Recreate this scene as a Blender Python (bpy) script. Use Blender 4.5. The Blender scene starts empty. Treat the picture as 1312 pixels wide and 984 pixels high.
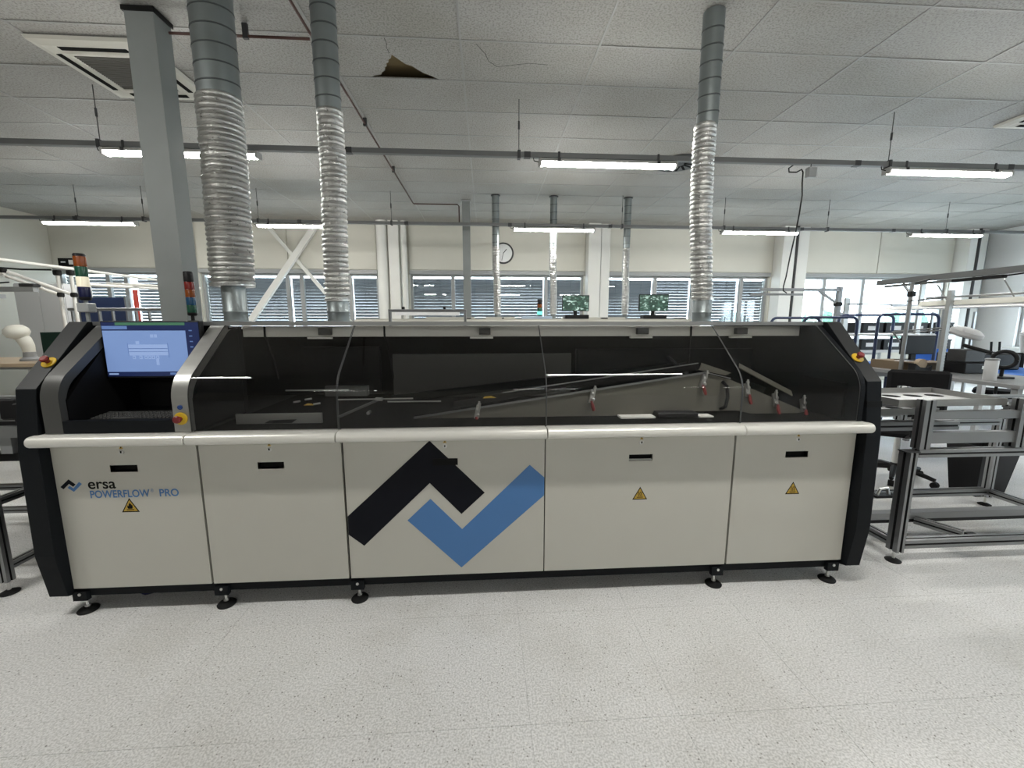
import bpy, bmesh, math, random
from mathutils import Vector, Matrix
random.seed(7)
sc = bpy.context.scene
COL = sc.collection

# ------------------------------------------------------------------ camera
cam_d = bpy.data.cameras.new('camera')
cam_d.sensor_width = 36.0
cam_d.lens = 525.88 / 1312 * 36
cam_d.clip_start = 0.05
cam_d.clip_end = 300
cam = bpy.data.objects.new('camera', cam_d)
COL.objects.link(cam)
cam.location = (0, 0, 1.55)
cam.rotation_euler = (math.pi / 2 - 0.1479, 0, -0.0637)
sc.camera = cam

# ------------------------------------------------------------------ world, exposure
SKY_STRENGTH = 6.0
LAMP_STRENGTH = 49.0
wd = bpy.data.worlds.new('overcast_sky')
sc.world = wd
wd.use_nodes = True
bg = wd.node_tree.nodes['Background']
bg.inputs['Color'].default_value = (0.80, 0.91, 1.0, 1)
bg.inputs['Strength'].default_value = SKY_STRENGTH
sc.view_settings.view_transform = 'Standard'
sc.view_settings.look = 'None'
sc.view_settings.gamma = 1.0
sc.view_settings.use_curve_mapping = False
sc.view_settings.exposure = 1.28
sc.cycles.use_denoising = True
sc.cycles.max_bounces = 10
sc.cycles.diffuse_bounces = 4
sc.cycles.glossy_bounces = 4
sc.cycles.transmission_bounces = 6
sc.cycles.transparent_max_bounces = 16
sc.cycles.sample_clamp_indirect = 6.0
sc.cycles.caustics_refractive = False

# ------------------------------------------------------------------ materials
MATS = {}
def mat(name, color, rough=0.5, metal=0.0, emit=None, emit_s=0.0, var=0.0, vscale=8.0, bump=0.0, bscale=60.0, spec=0.5, stretch=None):
    """Principled material with optional value noise (var) and bump, in world position space."""
    if name in MATS:
        return MATS[name]
    m = bpy.data.materials.new(name)
    m.use_nodes = True
    nt = m.node_tree
    b = nt.nodes['Principled BSDF']
    c = tuple(color) + (1,)
    b.inputs['Base Color'].default_value = c
    b.inputs['Roughness'].default_value = rough
    b.inputs['Metallic'].default_value = metal
    b.inputs['Specular IOR Level'].default_value = spec
    if emit:
        b.inputs['Emission Color'].default_value = tuple(emit) + (1,)
        b.inputs['Emission Strength'].default_value = emit_s
    if var or bump:
        geo = nt.nodes.new('ShaderNodeNewGeometry')
        src = geo.outputs['Position']
        if stretch:
            mp = nt.nodes.new('ShaderNodeMapping')
            mp.inputs['Scale'].default_value = stretch
            nt.links.new(src, mp.inputs['Vector'])
            src = mp.outputs['Vector']
    if var:
        n = nt.nodes.new('ShaderNodeTexNoise')
        n.inputs['Scale'].default_value = vscale
        n.inputs['Detail'].default_value = 5
        nt.links.new(src, n.inputs['Vector'])
        mx = nt.nodes.new('ShaderNodeMix')
        mx.data_type = 'RGBA'
        mx.inputs['A'].default_value = tuple(max(0, x * (1 - var)) for x in color) + (1,)
        mx.inputs['B'].default_value = tuple(min(1, x * (1 + var)) for x in color) + (1,)
        nt.links.new(n.outputs['Fac'], mx.inputs['Factor'])
        nt.links.new(mx.outputs['Result'], b.inputs['Base Color'])
        rr = nt.nodes.new('ShaderNodeMapRange')
        rr.inputs['To Min'].default_value = max(0.02, rough - 0.08)
        rr.inputs['To Max'].default_value = min(1, rough + 0.08)
        nt.links.new(n.outputs['Fac'], rr.inputs['Value'])
        nt.links.new(rr.outputs['Result'], b.inputs['Roughness'])
    if bump:
        n2 = nt.nodes.new('ShaderNodeTexNoise')
        n2.inputs['Scale'].default_value = bscale
        n2.inputs['Detail'].default_value = 3
        nt.links.new(src, n2.inputs['Vector'])
        bp = nt.nodes.new('ShaderNodeBump')
        bp.inputs['Strength'].default_value = bump
        bp.inputs['Distance'].default_value = 0.01
        nt.links.new(n2.outputs['Fac'], bp.inputs['Height'])
        nt.links.new(bp.outputs['Normal'], b.inputs['Normal'])
    MATS[name] = m
    return m

def ramp(nt, fac, stops):
    r = nt.nodes.new('ShaderNodeValToRGB')
    el = r.color_ramp.elements
    while len(el) < len(stops):
        el.new(0.5)
    for e, (p, c) in zip(el, stops):
        e.position = p
        e.color = tuple(c) + (1,)
    nt.links.new(fac, r.inputs['Fac'])
    return r.outputs['Color']

def floor_material():
    m = bpy.data.materials.new('speckled_vinyl')
    m.use_nodes = True
    nt = m.node_tree
    b = nt.nodes['Principled BSDF']
    geo = nt.nodes.new('ShaderNodeNewGeometry')
    def noise(scale, detail=2, rough=0.5):
        n = nt.nodes.new('ShaderNodeTexNoise')
        n.inputs['Scale'].default_value = scale
        n.inputs['Detail'].default_value = detail
        n.inputs['Roughness'].default_value = rough
        nt.links.new(geo.outputs['Position'], n.inputs['Vector'])
        return n.outputs['Fac']
    def mix(kind, f, a, bb):
        x = nt.nodes.new('ShaderNodeMix')
        x.data_type = 'RGBA'
        x.blend_type = kind
        x.inputs['Factor'].default_value = f
        nt.links.new(a, x.inputs['A'])
        nt.links.new(bb, x.inputs['B'])
        return x.outputs['Result']
    base = ramp(nt, noise(2.2, 4), [(0.3, (0.70, 0.695, 0.69)), (0.7, (0.745, 0.74, 0.738))])
    fine = ramp(nt, noise(130, 2), [(0.38, (0.70, 0.70, 0.69)), (0.60, (1.0, 1.0, 1.0))])
    c = mix('MULTIPLY', 1.0, base, fine)
    vo = nt.nodes.new('ShaderNodeTexVoronoi')
    vo.inputs['Scale'].default_value = 80
    nt.links.new(geo.outputs['Position'], vo.inputs['Vector'])
    sepc = nt.nodes.new('ShaderNodeSeparateColor')
    nt.links.new(vo.outputs['Color'], sepc.inputs['Color'])
    pick = nt.nodes.new('ShaderNodeMath'); pick.operation = 'GREATER_THAN'; pick.inputs[1].default_value = 0.80
    nt.links.new(sepc.outputs['Red'], pick.inputs[0])
    near = nt.nodes.new('ShaderNodeMath'); near.operation = 'LESS_THAN'; near.inputs[1].default_value = 0.26
    nt.links.new(vo.outputs['Distance'], near.inputs[0])
    both = nt.nodes.new('ShaderNodeMath'); both.operation = 'MULTIPLY'
    nt.links.new(pick.outputs[0], both.inputs[0]); nt.links.new(near.outputs[0], both.inputs[1])
    fleck = ramp(nt, sepc.outputs['Green'], [(0.0, (0.17, 0.165, 0.155)), (0.55, (0.36, 0.35, 0.33)), (0.62, (0.74, 0.73, 0.70)), (1.0, (0.8, 0.79, 0.76))])
    x = nt.nodes.new('ShaderNodeMix'); x.data_type = 'RGBA'
    nt.links.new(both.outputs[0], x.inputs['Factor'])
    nt.links.new(c, x.inputs['A']); nt.links.new(fleck, x.inputs['B'])
    # traffic dirt with a shape of its own
    dirt = ramp(nt, noise(1.1, 6, 0.65), [(0.36, (0.80, 0.78, 0.74)), (0.50, (1, 1, 1))])
    c2 = mix('MULTIPLY', 0.35, x.outputs['Result'], dirt)
    nt.links.new(c2, b.inputs['Base Color'])
    rr = nt.nodes.new('ShaderNodeMapRange')
    rr.inputs['To Min'].default_value = 0.30
    rr.inputs['To Max'].default_value = 0.46
    nt.links.new(noise(5, 4), rr.inputs['Value'])
    nt.links.new(rr.outputs['Result'], b.inputs['Roughness'])
    bp = nt.nodes.new('ShaderNodeBump')
    bp.inputs['Strength'].default_value = 0.08
    bp.inputs['Distance'].default_value = 0.004
    nt.links.new(noise(90, 2), bp.inputs['Height'])
    nt.links.new(bp.outputs['Normal'], b.inputs['Normal'])
    MATS['speckled_vinyl'] = m
    return m

def ceiling_material():
    m = bpy.data.materials.new('mineral_fibre')
    m.use_nodes = True
    nt = m.node_tree
    b = nt.nodes['Principled BSDF']
    geo = nt.nodes.new('ShaderNodeNewGeometry')
    n = nt.nodes.new('ShaderNodeTexNoise')
    n.inputs['Scale'].default_value = 65
    n.inputs['Detail'].default_value = 4
    n.inputs['Roughness'].default_value = 0.6
    nt.links.new(geo.outputs['Position'], n.inputs['Vector'])
    c1 = ramp(nt, n.outputs['Fac'], [(0.36, (0.235, 0.23, 0.217)), (0.52, (0.375, 0.37, 0.352)), (0.7, (0.41, 0.405, 0.388))])
    n2 = nt.nodes.new('ShaderNodeTexNoise')
    n2.inputs['Scale'].default_value = 1.3
    n2.inputs['Detail'].default_value = 4
    nt.links.new(geo.outputs['Position'], n2.inputs['Vector'])
    c2 = ramp(nt, n2.outputs['Fac'], [(0.35, (0.90, 0.89, 0.86)), (0.65, (1, 1, 1))])
    oi = nt.nodes.new('ShaderNodeObjectInfo')
    c3 = ramp(nt, oi.outputs['Random'], [(0.0, (0.93, 0.93, 0.92)), (1.0, (1.0, 1.0, 1.0))])
    def mul(a, bb):
        x = nt.nodes.new('ShaderNodeMix'); x.data_type = 'RGBA'; x.blend_type = 'MULTIPLY'
        x.inputs['Factor'].default_value = 1.0
        nt.links.new(a, x.inputs['A']); nt.links.new(bb, x.inputs['B'])
        return x.outputs['Result']
    nt.links.new(mul(mul(c1, c2), c3), b.inputs['Base Color'])
    b.inputs['Roughness'].default_value = 0.62
    bp = nt.nodes.new('ShaderNodeBump')
    bp.inputs['Strength'].default_value = 0.25
    bp.inputs['Distance'].default_value = 0.004
    nt.links.new(n.outputs['Fac'], bp.inputs['Height'])
    nt.links.new(bp.outputs['Normal'], b.inputs['Normal'])
    MATS['mineral_fibre'] = m
    return m

def glass_material(name, tint, gloss=1.0, ior=1.5, rough=0.0):
    """Thin pane: tinted straight-through light plus Fresnel reflection."""
    m = bpy.data.materials.new(name)
    m.use_nodes = True
    nt = m.node_tree
    nt.nodes.remove(nt.nodes['Principled BSDF'])
    out = nt.nodes['Material Output']
    tr = nt.nodes.new('ShaderNodeBsdfTransparent')
    tr.inputs['Color'].default_value = tuple(tint) + (1,)
    gl = nt.nodes.new('ShaderNodeBsdfGlossy')
    gl.inputs['Roughness'].default_value = rough
    gl.inputs['Color'].default_value = (gloss, gloss, gloss, 1)
    fr = nt.nodes.new('ShaderNodeFresnel')
    geo = nt.nodes.new('ShaderNodeNewGeometry')
    mr = nt.nodes.new('ShaderNodeMapRange')          # same reflectance on both faces of the pane
    mr.inputs['To Min'].default_value = ior
    mr.inputs['To Max'].default_value = 1/ior
    nt.links.new(geo.outputs['Backfacing'], mr.inputs['Value'])
    nt.links.new(mr.outputs['Result'], fr.inputs['IOR'])
    mx = nt.nodes.new('ShaderNodeMixShader')
    nt.links.new(fr.outputs[0], mx.inputs[0])
    nt.links.new(tr.outputs[0], mx.inputs[1])
    nt.links.new(gl.outputs[0], mx.inputs[2])
    nt.links.new(mx.outputs[0], out.inputs['Surface'])
    MATS[name] = m
    return m

floor_material(); ceiling_material()
glass_material('clear_glass', (0.93, 0.96, 0.97))
glass_material('smoked_glass', (0.92, 0.92, 0.92), ior=1.29)
mat('alu_grid', (0.31, 0.31, 0.30), 0.4, 0.0)
mat('plenum', (0.20, 0.15, 0.075), 0.9)
mat('dark_void', (0.006, 0.006, 0.006), 0.9, spec=0.1)
mat('wall_paint', (0.56, 0.55, 0.49), 0.7, var=0.04, vscale=3)
mat('wall_panel', (0.57, 0.56, 0.50), 0.55, var=0.04, vscale=2)
mat('white_paint', (0.68, 0.68, 0.65), 0.5, var=0.03, vscale=4)
mat('frame_grey', (0.30, 0.31, 0.31), 0.45)
mat('frame_dark', (0.03, 0.031, 0.033), 0.5)
mat('slat_alu', (0.17, 0.178, 0.19), 0.4, 0.3)
mat('steel_paint', (0.205, 0.22, 0.22), 0.5, var=0.08, vscale=6)
mat('trunking', (0.135, 0.14, 0.14), 0.5, var=0.05)
mat('copper', (0.06, 0.022, 0.016), 0.45, 0.3)
mat('galvanised', (0.225, 0.25, 0.255), 0.42, 0.75, var=0.16, vscale=9)
mat('flex_foil', (0.44, 0.44, 0.43), 0.3, 0.9, var=0.15, vscale=40, bump=0.5, bscale=120)
mat('band_grey', (0.085, 0.085, 0.083), 0.36, 0.45)
mat('seam_dark', (0.09, 0.10, 0.105), 0.5, 0.6)
mat('alu', (0.27, 0.275, 0.28), 0.38, 0.85, var=0.06, vscale=12)
mat('alu_slot', (0.012, 0.012, 0.013), 0.6, spec=0.2)
mat('steel', (0.60, 0.60, 0.59), 0.3, 0.9)
mat('black_plastic', (0.006, 0.006, 0.007), 0.45, spec=0.25)
mat('black_rubber', (0.005, 0.005, 0.005), 0.65, spec=0.2)
mat('machine_beige', (0.46, 0.45, 0.405), 0.42, var=0.025, vscale=5, bump=0.04, bscale=350)
mat('machine_dark', (0.0075, 0.0088, 0.0105), 0.5, spec=0.1, bump=0.04, bscale=400)
mat('machine_slope', (0.030, 0.031, 0.032), 0.36, 0.25, spec=0.3, bump=0.03, bscale=400)
mat('rail_satin', (0.68, 0.67, 0.63), 0.32, 0.25)
mat('brushed', (0.36, 0.36, 0.345), 0.34, 0.75, var=0.12, vscale=40, stretch=(0.2, 1, 1))
mat('interior_black', (0.0045, 0.0045, 0.005), 0.6, spec=0.2)
mat('interior_floor', (0.004, 0.004, 0.004), 0.8, spec=0.05)
mat('interior_grey', (0.07, 0.07, 0.068), 0.5)
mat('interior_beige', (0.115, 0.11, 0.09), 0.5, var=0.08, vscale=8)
mat('strip_white', (0.86, 0.85, 0.80), 0.5)
mat('logo_navy', (0.0025, 0.0032, 0.007), 0.4, spec=0.15)
mat('logo_blue', (0.055, 0.165, 0.385), 0.4)
mat('sign_yellow', (0.42, 0.27, 0.03), 0.45)
mat('sign_black', (0.004, 0.004, 0.004), 0.5, spec=0.12)
mat('estop_yellow', (0.52, 0.33, 0.01), 0.4)
mat('estop_red', (0.16, 0.012, 0.012), 0.4)
mat('button_blue', (0.012, 0.04, 0.16), 0.35)
mat('lamp_white', (0.75, 0.75, 0.75), 0.4)
mat('lamp_housing', (0.36, 0.36, 0.35), 0.5)
mat('lamp_glow', (0.9, 0.9, 0.9), 0.4, emit=(1.0, 0.985, 0.93), emit_s=LAMP_STRENGTH)
mat('screen_navy', (0.01, 0.015, 0.05), 0.3, emit=(0.005, 0.010, 0.04), emit_s=0.5)
mat('screen_sky', (0.05, 0.08, 0.15), 0.3, emit=(0.13, 0.20, 0.38), emit_s=0.5)
mat('screen_pale', (0.05, 0.08, 0.15), 0.3, emit=(0.21, 0.29, 0.48), emit_s=0.5)
mat('screen_line', (0.05, 0.08, 0.15), 0.3, emit=(0.07, 0.12, 0.27), emit_s=0.5)
mat('screen_green', (0.01, 0.03, 0.02), 0.3, emit=(0.045, 0.12, 0.07), emit_s=0.5)
mat('cream_pipe', (0.70, 0.69, 0.65), 0.35)
mat('joint_black', (0.006, 0.006, 0.006), 0.5, spec=0.25)
mat('bright_wall', (0.82, 0.83, 0.83), 0.6, var=0.03, vscale=3)
mat('clear_lens', (0.75, 0.72, 0.62), 0.2)
mat('lens_orange', (0.20, 0.045, 0.004), 0.25)
mat('lens_red', (0.16, 0.008, 0.006), 0.25)
mat('lens_blue', (0.005, 0.05, 0.12), 0.25)
mat('lens_navy', (0.006, 0.008, 0.045), 0.25, spec=0.3)
mat('lens_green', (0.005, 0.06, 0.033), 0.25)
mat('lens_green_lit', (0.1, 0.5, 0.35), 0.25, emit=(0.15, 0.85, 0.6), emit_s=0.6)
mat('lens_white_lit', (0.8, 0.75, 0.6), 0.25, emit=(1.0, 0.9, 0.65), emit_s=0.12)
mat('blue_paint', (0.009, 0.02, 0.065), 0.4)
mat('blue_top', (0.02, 0.13, 0.50), 0.5)
mat('bench_grey', (0.22, 0.225, 0.23), 0.4)
mat('bench_white', (0.48, 0.485, 0.49), 0.4)
mat('cardboard', (0.19, 0.14, 0.09), 0.8)
mat('paper', (0.75, 0.76, 0.76), 0.6)
mat('green_box', (0.005, 0.02, 0.013), 0.6, spec=0.2)
mat('fabric_black', (0.007, 0.007, 0.008), 0.85, spec=0.2)
mat('wood_tan', (0.36, 0.28, 0.19), 0.6)
mat('leaf', (0.045, 0.12, 0.075), 0.7, var=0.35, vscale=2.5)
mat('bark', (0.06, 0.045, 0.03), 0.9)
mat('bounce_paving', (0.42, 0.425, 0.415), 0.9, var=0.25, vscale=1.2)
mat('red_paint', (0.35, 0.03, 0.015), 0.5)
mat('joint_dark', (0.45, 0.445, 0.43), 0.8)
mat('bluish_panel', (0.34, 0.42, 0.52), 0.4)

# ------------------------------------------------------------------ mesh helpers
class MB:
    def __init__(self):
        self.v = []; self.f = []; self.m = []; self.mi = 0
    def add(self, vs, fs):
        o = len(self.v)
        self.v += [tuple(p) for p in vs]
        for q in fs:
            self.f.append(tuple(i + o for i in q)); self.m.append(self.mi)
        return self
    def box(self, x0, x1, y0, y1, z0, z1):
        vs = [(x0,y0,z0),(x1,y0,z0),(x1,y1,z0),(x0,y1,z0),(x0,y0,z1),(x1,y0,z1),(x1,y1,z1),(x0,y1,z1)]
        return self.add(vs, [(3,2,1,0),(4,5,6,7),(0,1,5,4),(1,2,6,5),(2,3,7,6),(3,0,4,7)])
    def cbox(self, x0, x1, y0, y1, z0, z1, c):
        """box with chamfered edges"""
        bm = bmesh.new()
        bmesh.ops.create_cube(bm, size=1)
        for v in bm.verts:
            v.co = Vector(((x0+x1)/2 + v.co.x*(x1-x0), (y0+y1)/2 + v.co.y*(y1-y0), (z0+z1)/2 + v.co.z*(z1-z0)))
        bmesh.ops.bevel(bm, geom=list(bm.edges), offset=c, segments=1, affect='EDGES', profile=0.5)
        bm.verts.index_update()
        self.add([v.co[:] for v in bm.verts], [[v.index for v in q.verts] for q in bm.faces])
        bm.free()
        return self
    def prism(self, poly, a0, a1, axis='x'):
        """poly: 2D loop; extruded along axis. x: (y,z)  y: (x,z)  z: (x,y)"""
        n = len(poly)
        def P(p, a):
            return (a, p[0], p[1]) if axis == 'x' else (p[0], a, p[1]) if axis == 'y' else (p[0], p[1], a)
        vs = [P(p, a0) for p in poly] + [P(p, a1) for p in poly]
        fs = [tuple(range(n))[::-1], tuple(range(n, 2*n))] + [(i, (i+1) % n, n+(i+1) % n, n+i) for i in range(n)]
        return self.add(vs, fs)
    def bar(self, p0, p1, w, h=None, up=(0,0,1)):
        """rectangular bar between two points"""
        h = w if h is None else h
        p0 = Vector(p0); p1 = Vector(p1)
        d = (p1 - p0).normalized()
        u = Vector(up)
        if abs(d.dot(u)) > 0.98: u = Vector((0, 1, 0))
        s = d.cross(u).normalized(); t = s.cross(d).normalized()
        vs = []
        for p in (p0, p1):
            for a, b in ((-1,-1),(1,-1),(1,1),(-1,1)):
                vs.append(p + s*a*w/2 + t*b*h/2)
        return self.add(vs, [(0,1,2,3),(7,6,5,4),(0,4,5,1),(1,5,6,2),(2,6,7,3),(3,7,4,0)])
    def tube(self, pts, r, n=10, caps=True):
        pts = [Vector(p) for p in pts]
        rr = r if isinstance(r, (list, tuple)) else [r]*len(pts)
        d0 = (pts[1]-pts[0]).normalized()
        u = Vector((0,0,1)) if abs(d0.z) < 0.9 else Vector((1,0,0))
        s = d0.cross(u).normalized()
        vs = []; k = len(pts)
        for i, p in enumerate(pts):
            d = (pts[min(i+1,k-1)] - pts[max(i-1,0)])
            if d.length < 1e-9: d = d0
            d.normalize()
            s = (s - d*s.dot(d))
            s = s.normalized() if s.length > 1e-6 else d.orthogonal().normalized()
            t = d.cross(s)
            for j in range(n):
                a = 2*math.pi*j/n
                vs.append(p + (s*math.cos(a) + t*math.sin(a))*rr[i])
        fs = []
        for i in range(k-1):
            for j in range(n):
                fs.append((i*n+j, i*n+(j+1) % n, (i+1)*n+(j+1) % n, (i+1)*n+j))
        if caps:
            fs.append(tuple(range(n))[::-1]); fs.append(tuple(range((k-1)*n, k*n)))
        return self.add(vs, fs)
    def cyl(self, p0, p1, r, n=16, r1=None):
        return self.tube([p0, p1], [r, r if r1 is None else r1], n)
    def lathe(self, c, prof, n=20, axis='z'):
        """prof: (radius, height) list around a vertical (or y / custom) axis at c"""
        vs = []; k = len(prof)
        if isinstance(axis, str):
            ax = Vector({'x':(1,0,0),'y':(0,1,0),'z':(0,0,1)}[axis])
        else:
            ax = Vector(axis).normalized()
        s = ax.orthogonal().normalized(); t = ax.cross(s)
        c = Vector(c)
        for r, z in prof:
            for j in range(n):
                a = 2*math.pi*j/n
                vs.append(c + ax*z + (s*math.cos(a)+t*math.sin(a))*max(r, 1e-5))
        fs = [(i*n+j, i*n+(j+1) % n, (i+1)*n+(j+1) % n, (i+1)*n+j) for i in range(k-1) for j in range(n)]
        fs.append(tuple(range(n))[::-1]); fs.append(tuple(range((k-1)*n, k*n)))
        return self.add(vs, fs)
    def quad(self, a, b, c, d):
        return self.add([a,b,c,d], [(0,1,2,3)])
    def build(self, name, material, parent=None, smooth=False, bevel=0.0, origin=None):
        return link(name, self, material, parent, smooth, bevel, origin)

def wloc(o):
    p = Vector((0,0,0))
    while o is not None:
        p += o.location; o = o.parent
    return p

def link(name, mb, material, parent=None, smooth=False, bevel=0.0, origin=None):
    me = bpy.data.meshes.new(name)
    vs = [Vector(p) for p in mb.v]
    if origin is None:
        lo = [min(p[i] for p in vs) for i in range(3)]; hi = [max(p[i] for p in vs) for i in range(3)]
        origin = Vector(((lo[0]+hi[0])/2, (lo[1]+hi[1])/2, lo[2]))
    origin = Vector(origin)
    me.from_pydata([p - origin for p in vs], [], mb.f)
    ms = material if isinstance(material, (list, tuple)) else [material]
    for x in ms:
        me.materials.append(MATS[x])
    if len(ms) > 1:
        me.polygons.foreach_set('material_index', mb.m)
    bm = bmesh.new(); bm.from_mesh(me)
    bmesh.ops.recalc_face_normals(bm, faces=bm.faces)
    bm.to_mesh(me); bm.free()
    if smooth:
        me.polygons.foreach_set('use_smooth', [True]*len(me.polygons))
        me.set_sharp_from_angle(angle=math.radians(40))
    o = bpy.data.objects.new(name, me)
    COL.objects.link(o)
    o.location = origin - wloc(parent)
    if parent is not None: o.parent = parent
    if bevel:
        md = o.modifiers.new('bevel', 'BEVEL'); md.width = bevel; md.segments = 2; md.limit_method = 'ANGLE'
        md.angle_limit = math.radians(35)
    return o

def tag(o, label, cat, group=None, kind=None):
    if label: o['label'] = label
    if cat: o['category'] = cat
    if group: o['group'] = group
    if kind: o['kind'] = kind
    return o

def thing(name, label, cat, loc=(0,0,0), group=None):
    o = bpy.data.objects.new(name, None)
    COL.objects.link(o)
    o.empty_display_size = 0.1
    o.location = loc
    return tag(o, label, cat, group)

def struct(o):
    o['kind'] = 'structure'
    return o

def copy_tree(o, parent=None, loc=None, rz=None):
    c = o.copy(); COL.objects.link(c)
    if parent is not None: c.parent = parent
    if loc is not None: c.location = loc
    if rz is not None: c.rotation_euler = (0, 0, rz)
    for ch in list(o.children):
        copy_tree(ch, c)
    return c

def piece(src, name, loc, parent=None):
    """a further object sharing src's mesh, origin at world point loc"""
    o = bpy.data.objects.new(name, src.data)
    COL.objects.link(o)
    o.location = Vector(loc) - wloc(parent)
    if parent is not None: o.parent = parent
    return o

def alu_profile(mb, p0, p1, s=0.04, up=(0,0,1), w=None):
    """extruded aluminium profile with a T-slot groove on each face"""
    p0 = Vector(p0); p1 = Vector(p1)
    d = (p1-p0).normalized(); u = Vector(up)
    if abs(d.dot(u)) > 0.98: u = Vector((0,1,0))
    a = d.cross(u).normalized(); b = a.cross(d).normalized()
    h = s/2; g = s*0.11; k = s*0.16
    hw = (w or s)/2
    loop = [(-hw,-h),(-g,-h),(-g,-h+k),(g,-h+k),(g,-h),(hw,-h),(hw,-g),(hw-k,-g),(hw-k,g),(hw,g),(hw,h),(g,h),(g,h-k),(-g,h-k),(-g,h),(-hw,h),(-hw,g),(-hw+k,g),(-hw+k,-g),(-hw,-g)]
    n = len(loop)
    vs = [p + a*x + b*y for p in (p0, p1) for x, y in loop]
    fs = [tuple(range(n)), tuple(range(2*n-1, n-1, -1))] + [(i, (i+1) % n, n+(i+1) % n, n+i) for i in range(n)]
    o = len(mb.v)
    mb.v += [tuple(p) for p in vs]
    for q in fs[:2]:
        mb.f.append(tuple(i+o for i in q)); mb.m.append(0)
    slot = {1,2,3,6,7,8,11,12,13,16,17,18}
    for i, q in enumerate(fs[2:]):
        mb.f.append(tuple(j+o for j in q)); mb.m.append(1 if i in slot else 0)
    return mb
def alu(name, parent, p0, p1, s=0.04, up=(0,0,1), w=None):
    mb = MB(); alu_profile(mb, p0, p1, s, up, w)
    return mb.build(name, ['alu', 'alu_slot'], parent)

def text_mesh(body, size, origin, normal_y=-1, bold=0.0, name='lettering', material='sign_black', parent=None, width=None, off=0.0008):
    """flat lettering standing in the XZ plane, facing -Y, lower-left corner at origin"""
    cu = bpy.data.curves.new('t', 'FONT'); cu.body = body; cu.size = size; cu.offset = bold
    ob = bpy.data.objects.new('t', cu); COL.objects.link(ob)
    dg = bpy.context.evaluated_depsgraph_get()
    me = bpy.data.meshes.new_from_object(ob.evaluated_get(dg))
    bpy.data.objects.remove(ob)
    xs = [v.co.x for v in me.vertices]
    k = (width/(max(xs)-min(xs))) if width else 1.0
    x0 = min(xs)
    mb = MB()
    mb.add([(origin[0]+(v.co.x-x0)*k, origin[1]-off, origin[2]+v.co.y) for v in me.vertices], [tuple(p.vertices) for p in me.polygons])
    bpy.data.meshes.remove(me)
    return mb.build(name, material, parent)

# ================================================================== ROOM
XL, XR, YB, YF, ZC = -9.95, 13.25, 10.45, -8.0, 3.918
# floor: sub-floor plus single vinyl tiles near the camera
o = MB().box(XL-0.3, XR+0.3, YF-0.3, YB+0.3, -0.2, -0.004).build('floor', 'joint_dark'); floor = struct(o)
xs_edges = [-1.014, -0.434, 0.16, 0.76]
e = 0.76
while e < 7.2: e += 0.6; xs_edges.append(round(e, 3))
xs_edges = [-1.314] + xs_edges
e = -1.314
while e > -5.0: e -= 0.6; xs_edges.insert(0, round(e, 3))
ys_edges = [0.76 + 0.62*k for k in range(12)]
tmpl = {}
for i in range(len(xs_edges)-1):
    w = xs_edges[i+1]-xs_edges[i]
    for j in range(len(ys_edges)-1):
        key = round(w, 2)
        cx = (xs_edges[i]+xs_edges[i+1])/2; cy = (ys_edges[j]+ys_edges[j+1])/2
        g = 0.0004 if abs(xs_edges[i+1]+1.314) > 0.01 else 0.0011
        if key not in tmpl:
            tmpl[key] = MB().cbox(cx-w/2+g, cx+w/2-g, ys_edges[j]+g, ys_edges[j+1]-g, -0.004, 0.0, 0.0006).build('floor_tile', 'speckled_vinyl', floor)
        else:
            piece(tmpl[key], 'floor_tile', (cx, cy, -0.004), floor)
x0, x1, y0, y1 = xs_edges[0], xs_edges[-1], ys_edges[0], ys_edges[-1]
mb = MB()
for b in ((XL, XR, YF, y0), (XL, XR, y1, YB), (XL, x0, y0, y1), (x1, XR, y0, y1)):
    mb.box(b[0], b[1], b[2], b[3], -0.004, 0.0)
o = mb.build('floor_sheet', 'speckled_vinyl', floor)

# ceiling: slab of the roof, suspended grid, single tiles
ceiling = struct(MB().box(XL-0.3, XR+0.3, YF-0.3, YB+0.3, 4.16, 4.35).build('ceiling', 'plenum'))
GX0, GY0, TW, TD = -0.1916, 3.8907, 1.2, 0.6
mb = MB()
xlines = [GX0+TW*i for i in range(-8, 12)]
ylines = [GY0+TD*j for j in range(-4, 11)]
YS = ylines[0]
for x in xlines:
    mb.box(x-0.009, x+0.009, YS, YB, ZC, ZC+0.004)
    mb.box(x-0.002, x+0.002, YS, YB, ZC+0.004, ZC+0.035)
for y in ylines:
    for k in range(len(xlines)-1):
        mb.box(xlines[k]+0.009, xlines[k+1]-0.009, y-0.0085, y+0.0085, ZC+0.0006, ZC+0.0038)
mb.box(XL, XL+0.02, YS, YB, ZC-0.0005, ZC+0.004); mb.box(XR-0.02, XR, YS, YB, ZC-0.0005, ZC+0.004)
mb.build('ceiling_grid', 'alu_grid', ceiling)
base_tile = None
xe = [XL] + [x for x in xlines if x > XL+0.05] + [XR]
holes = {(-1, 0), (0, 3)}
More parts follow.
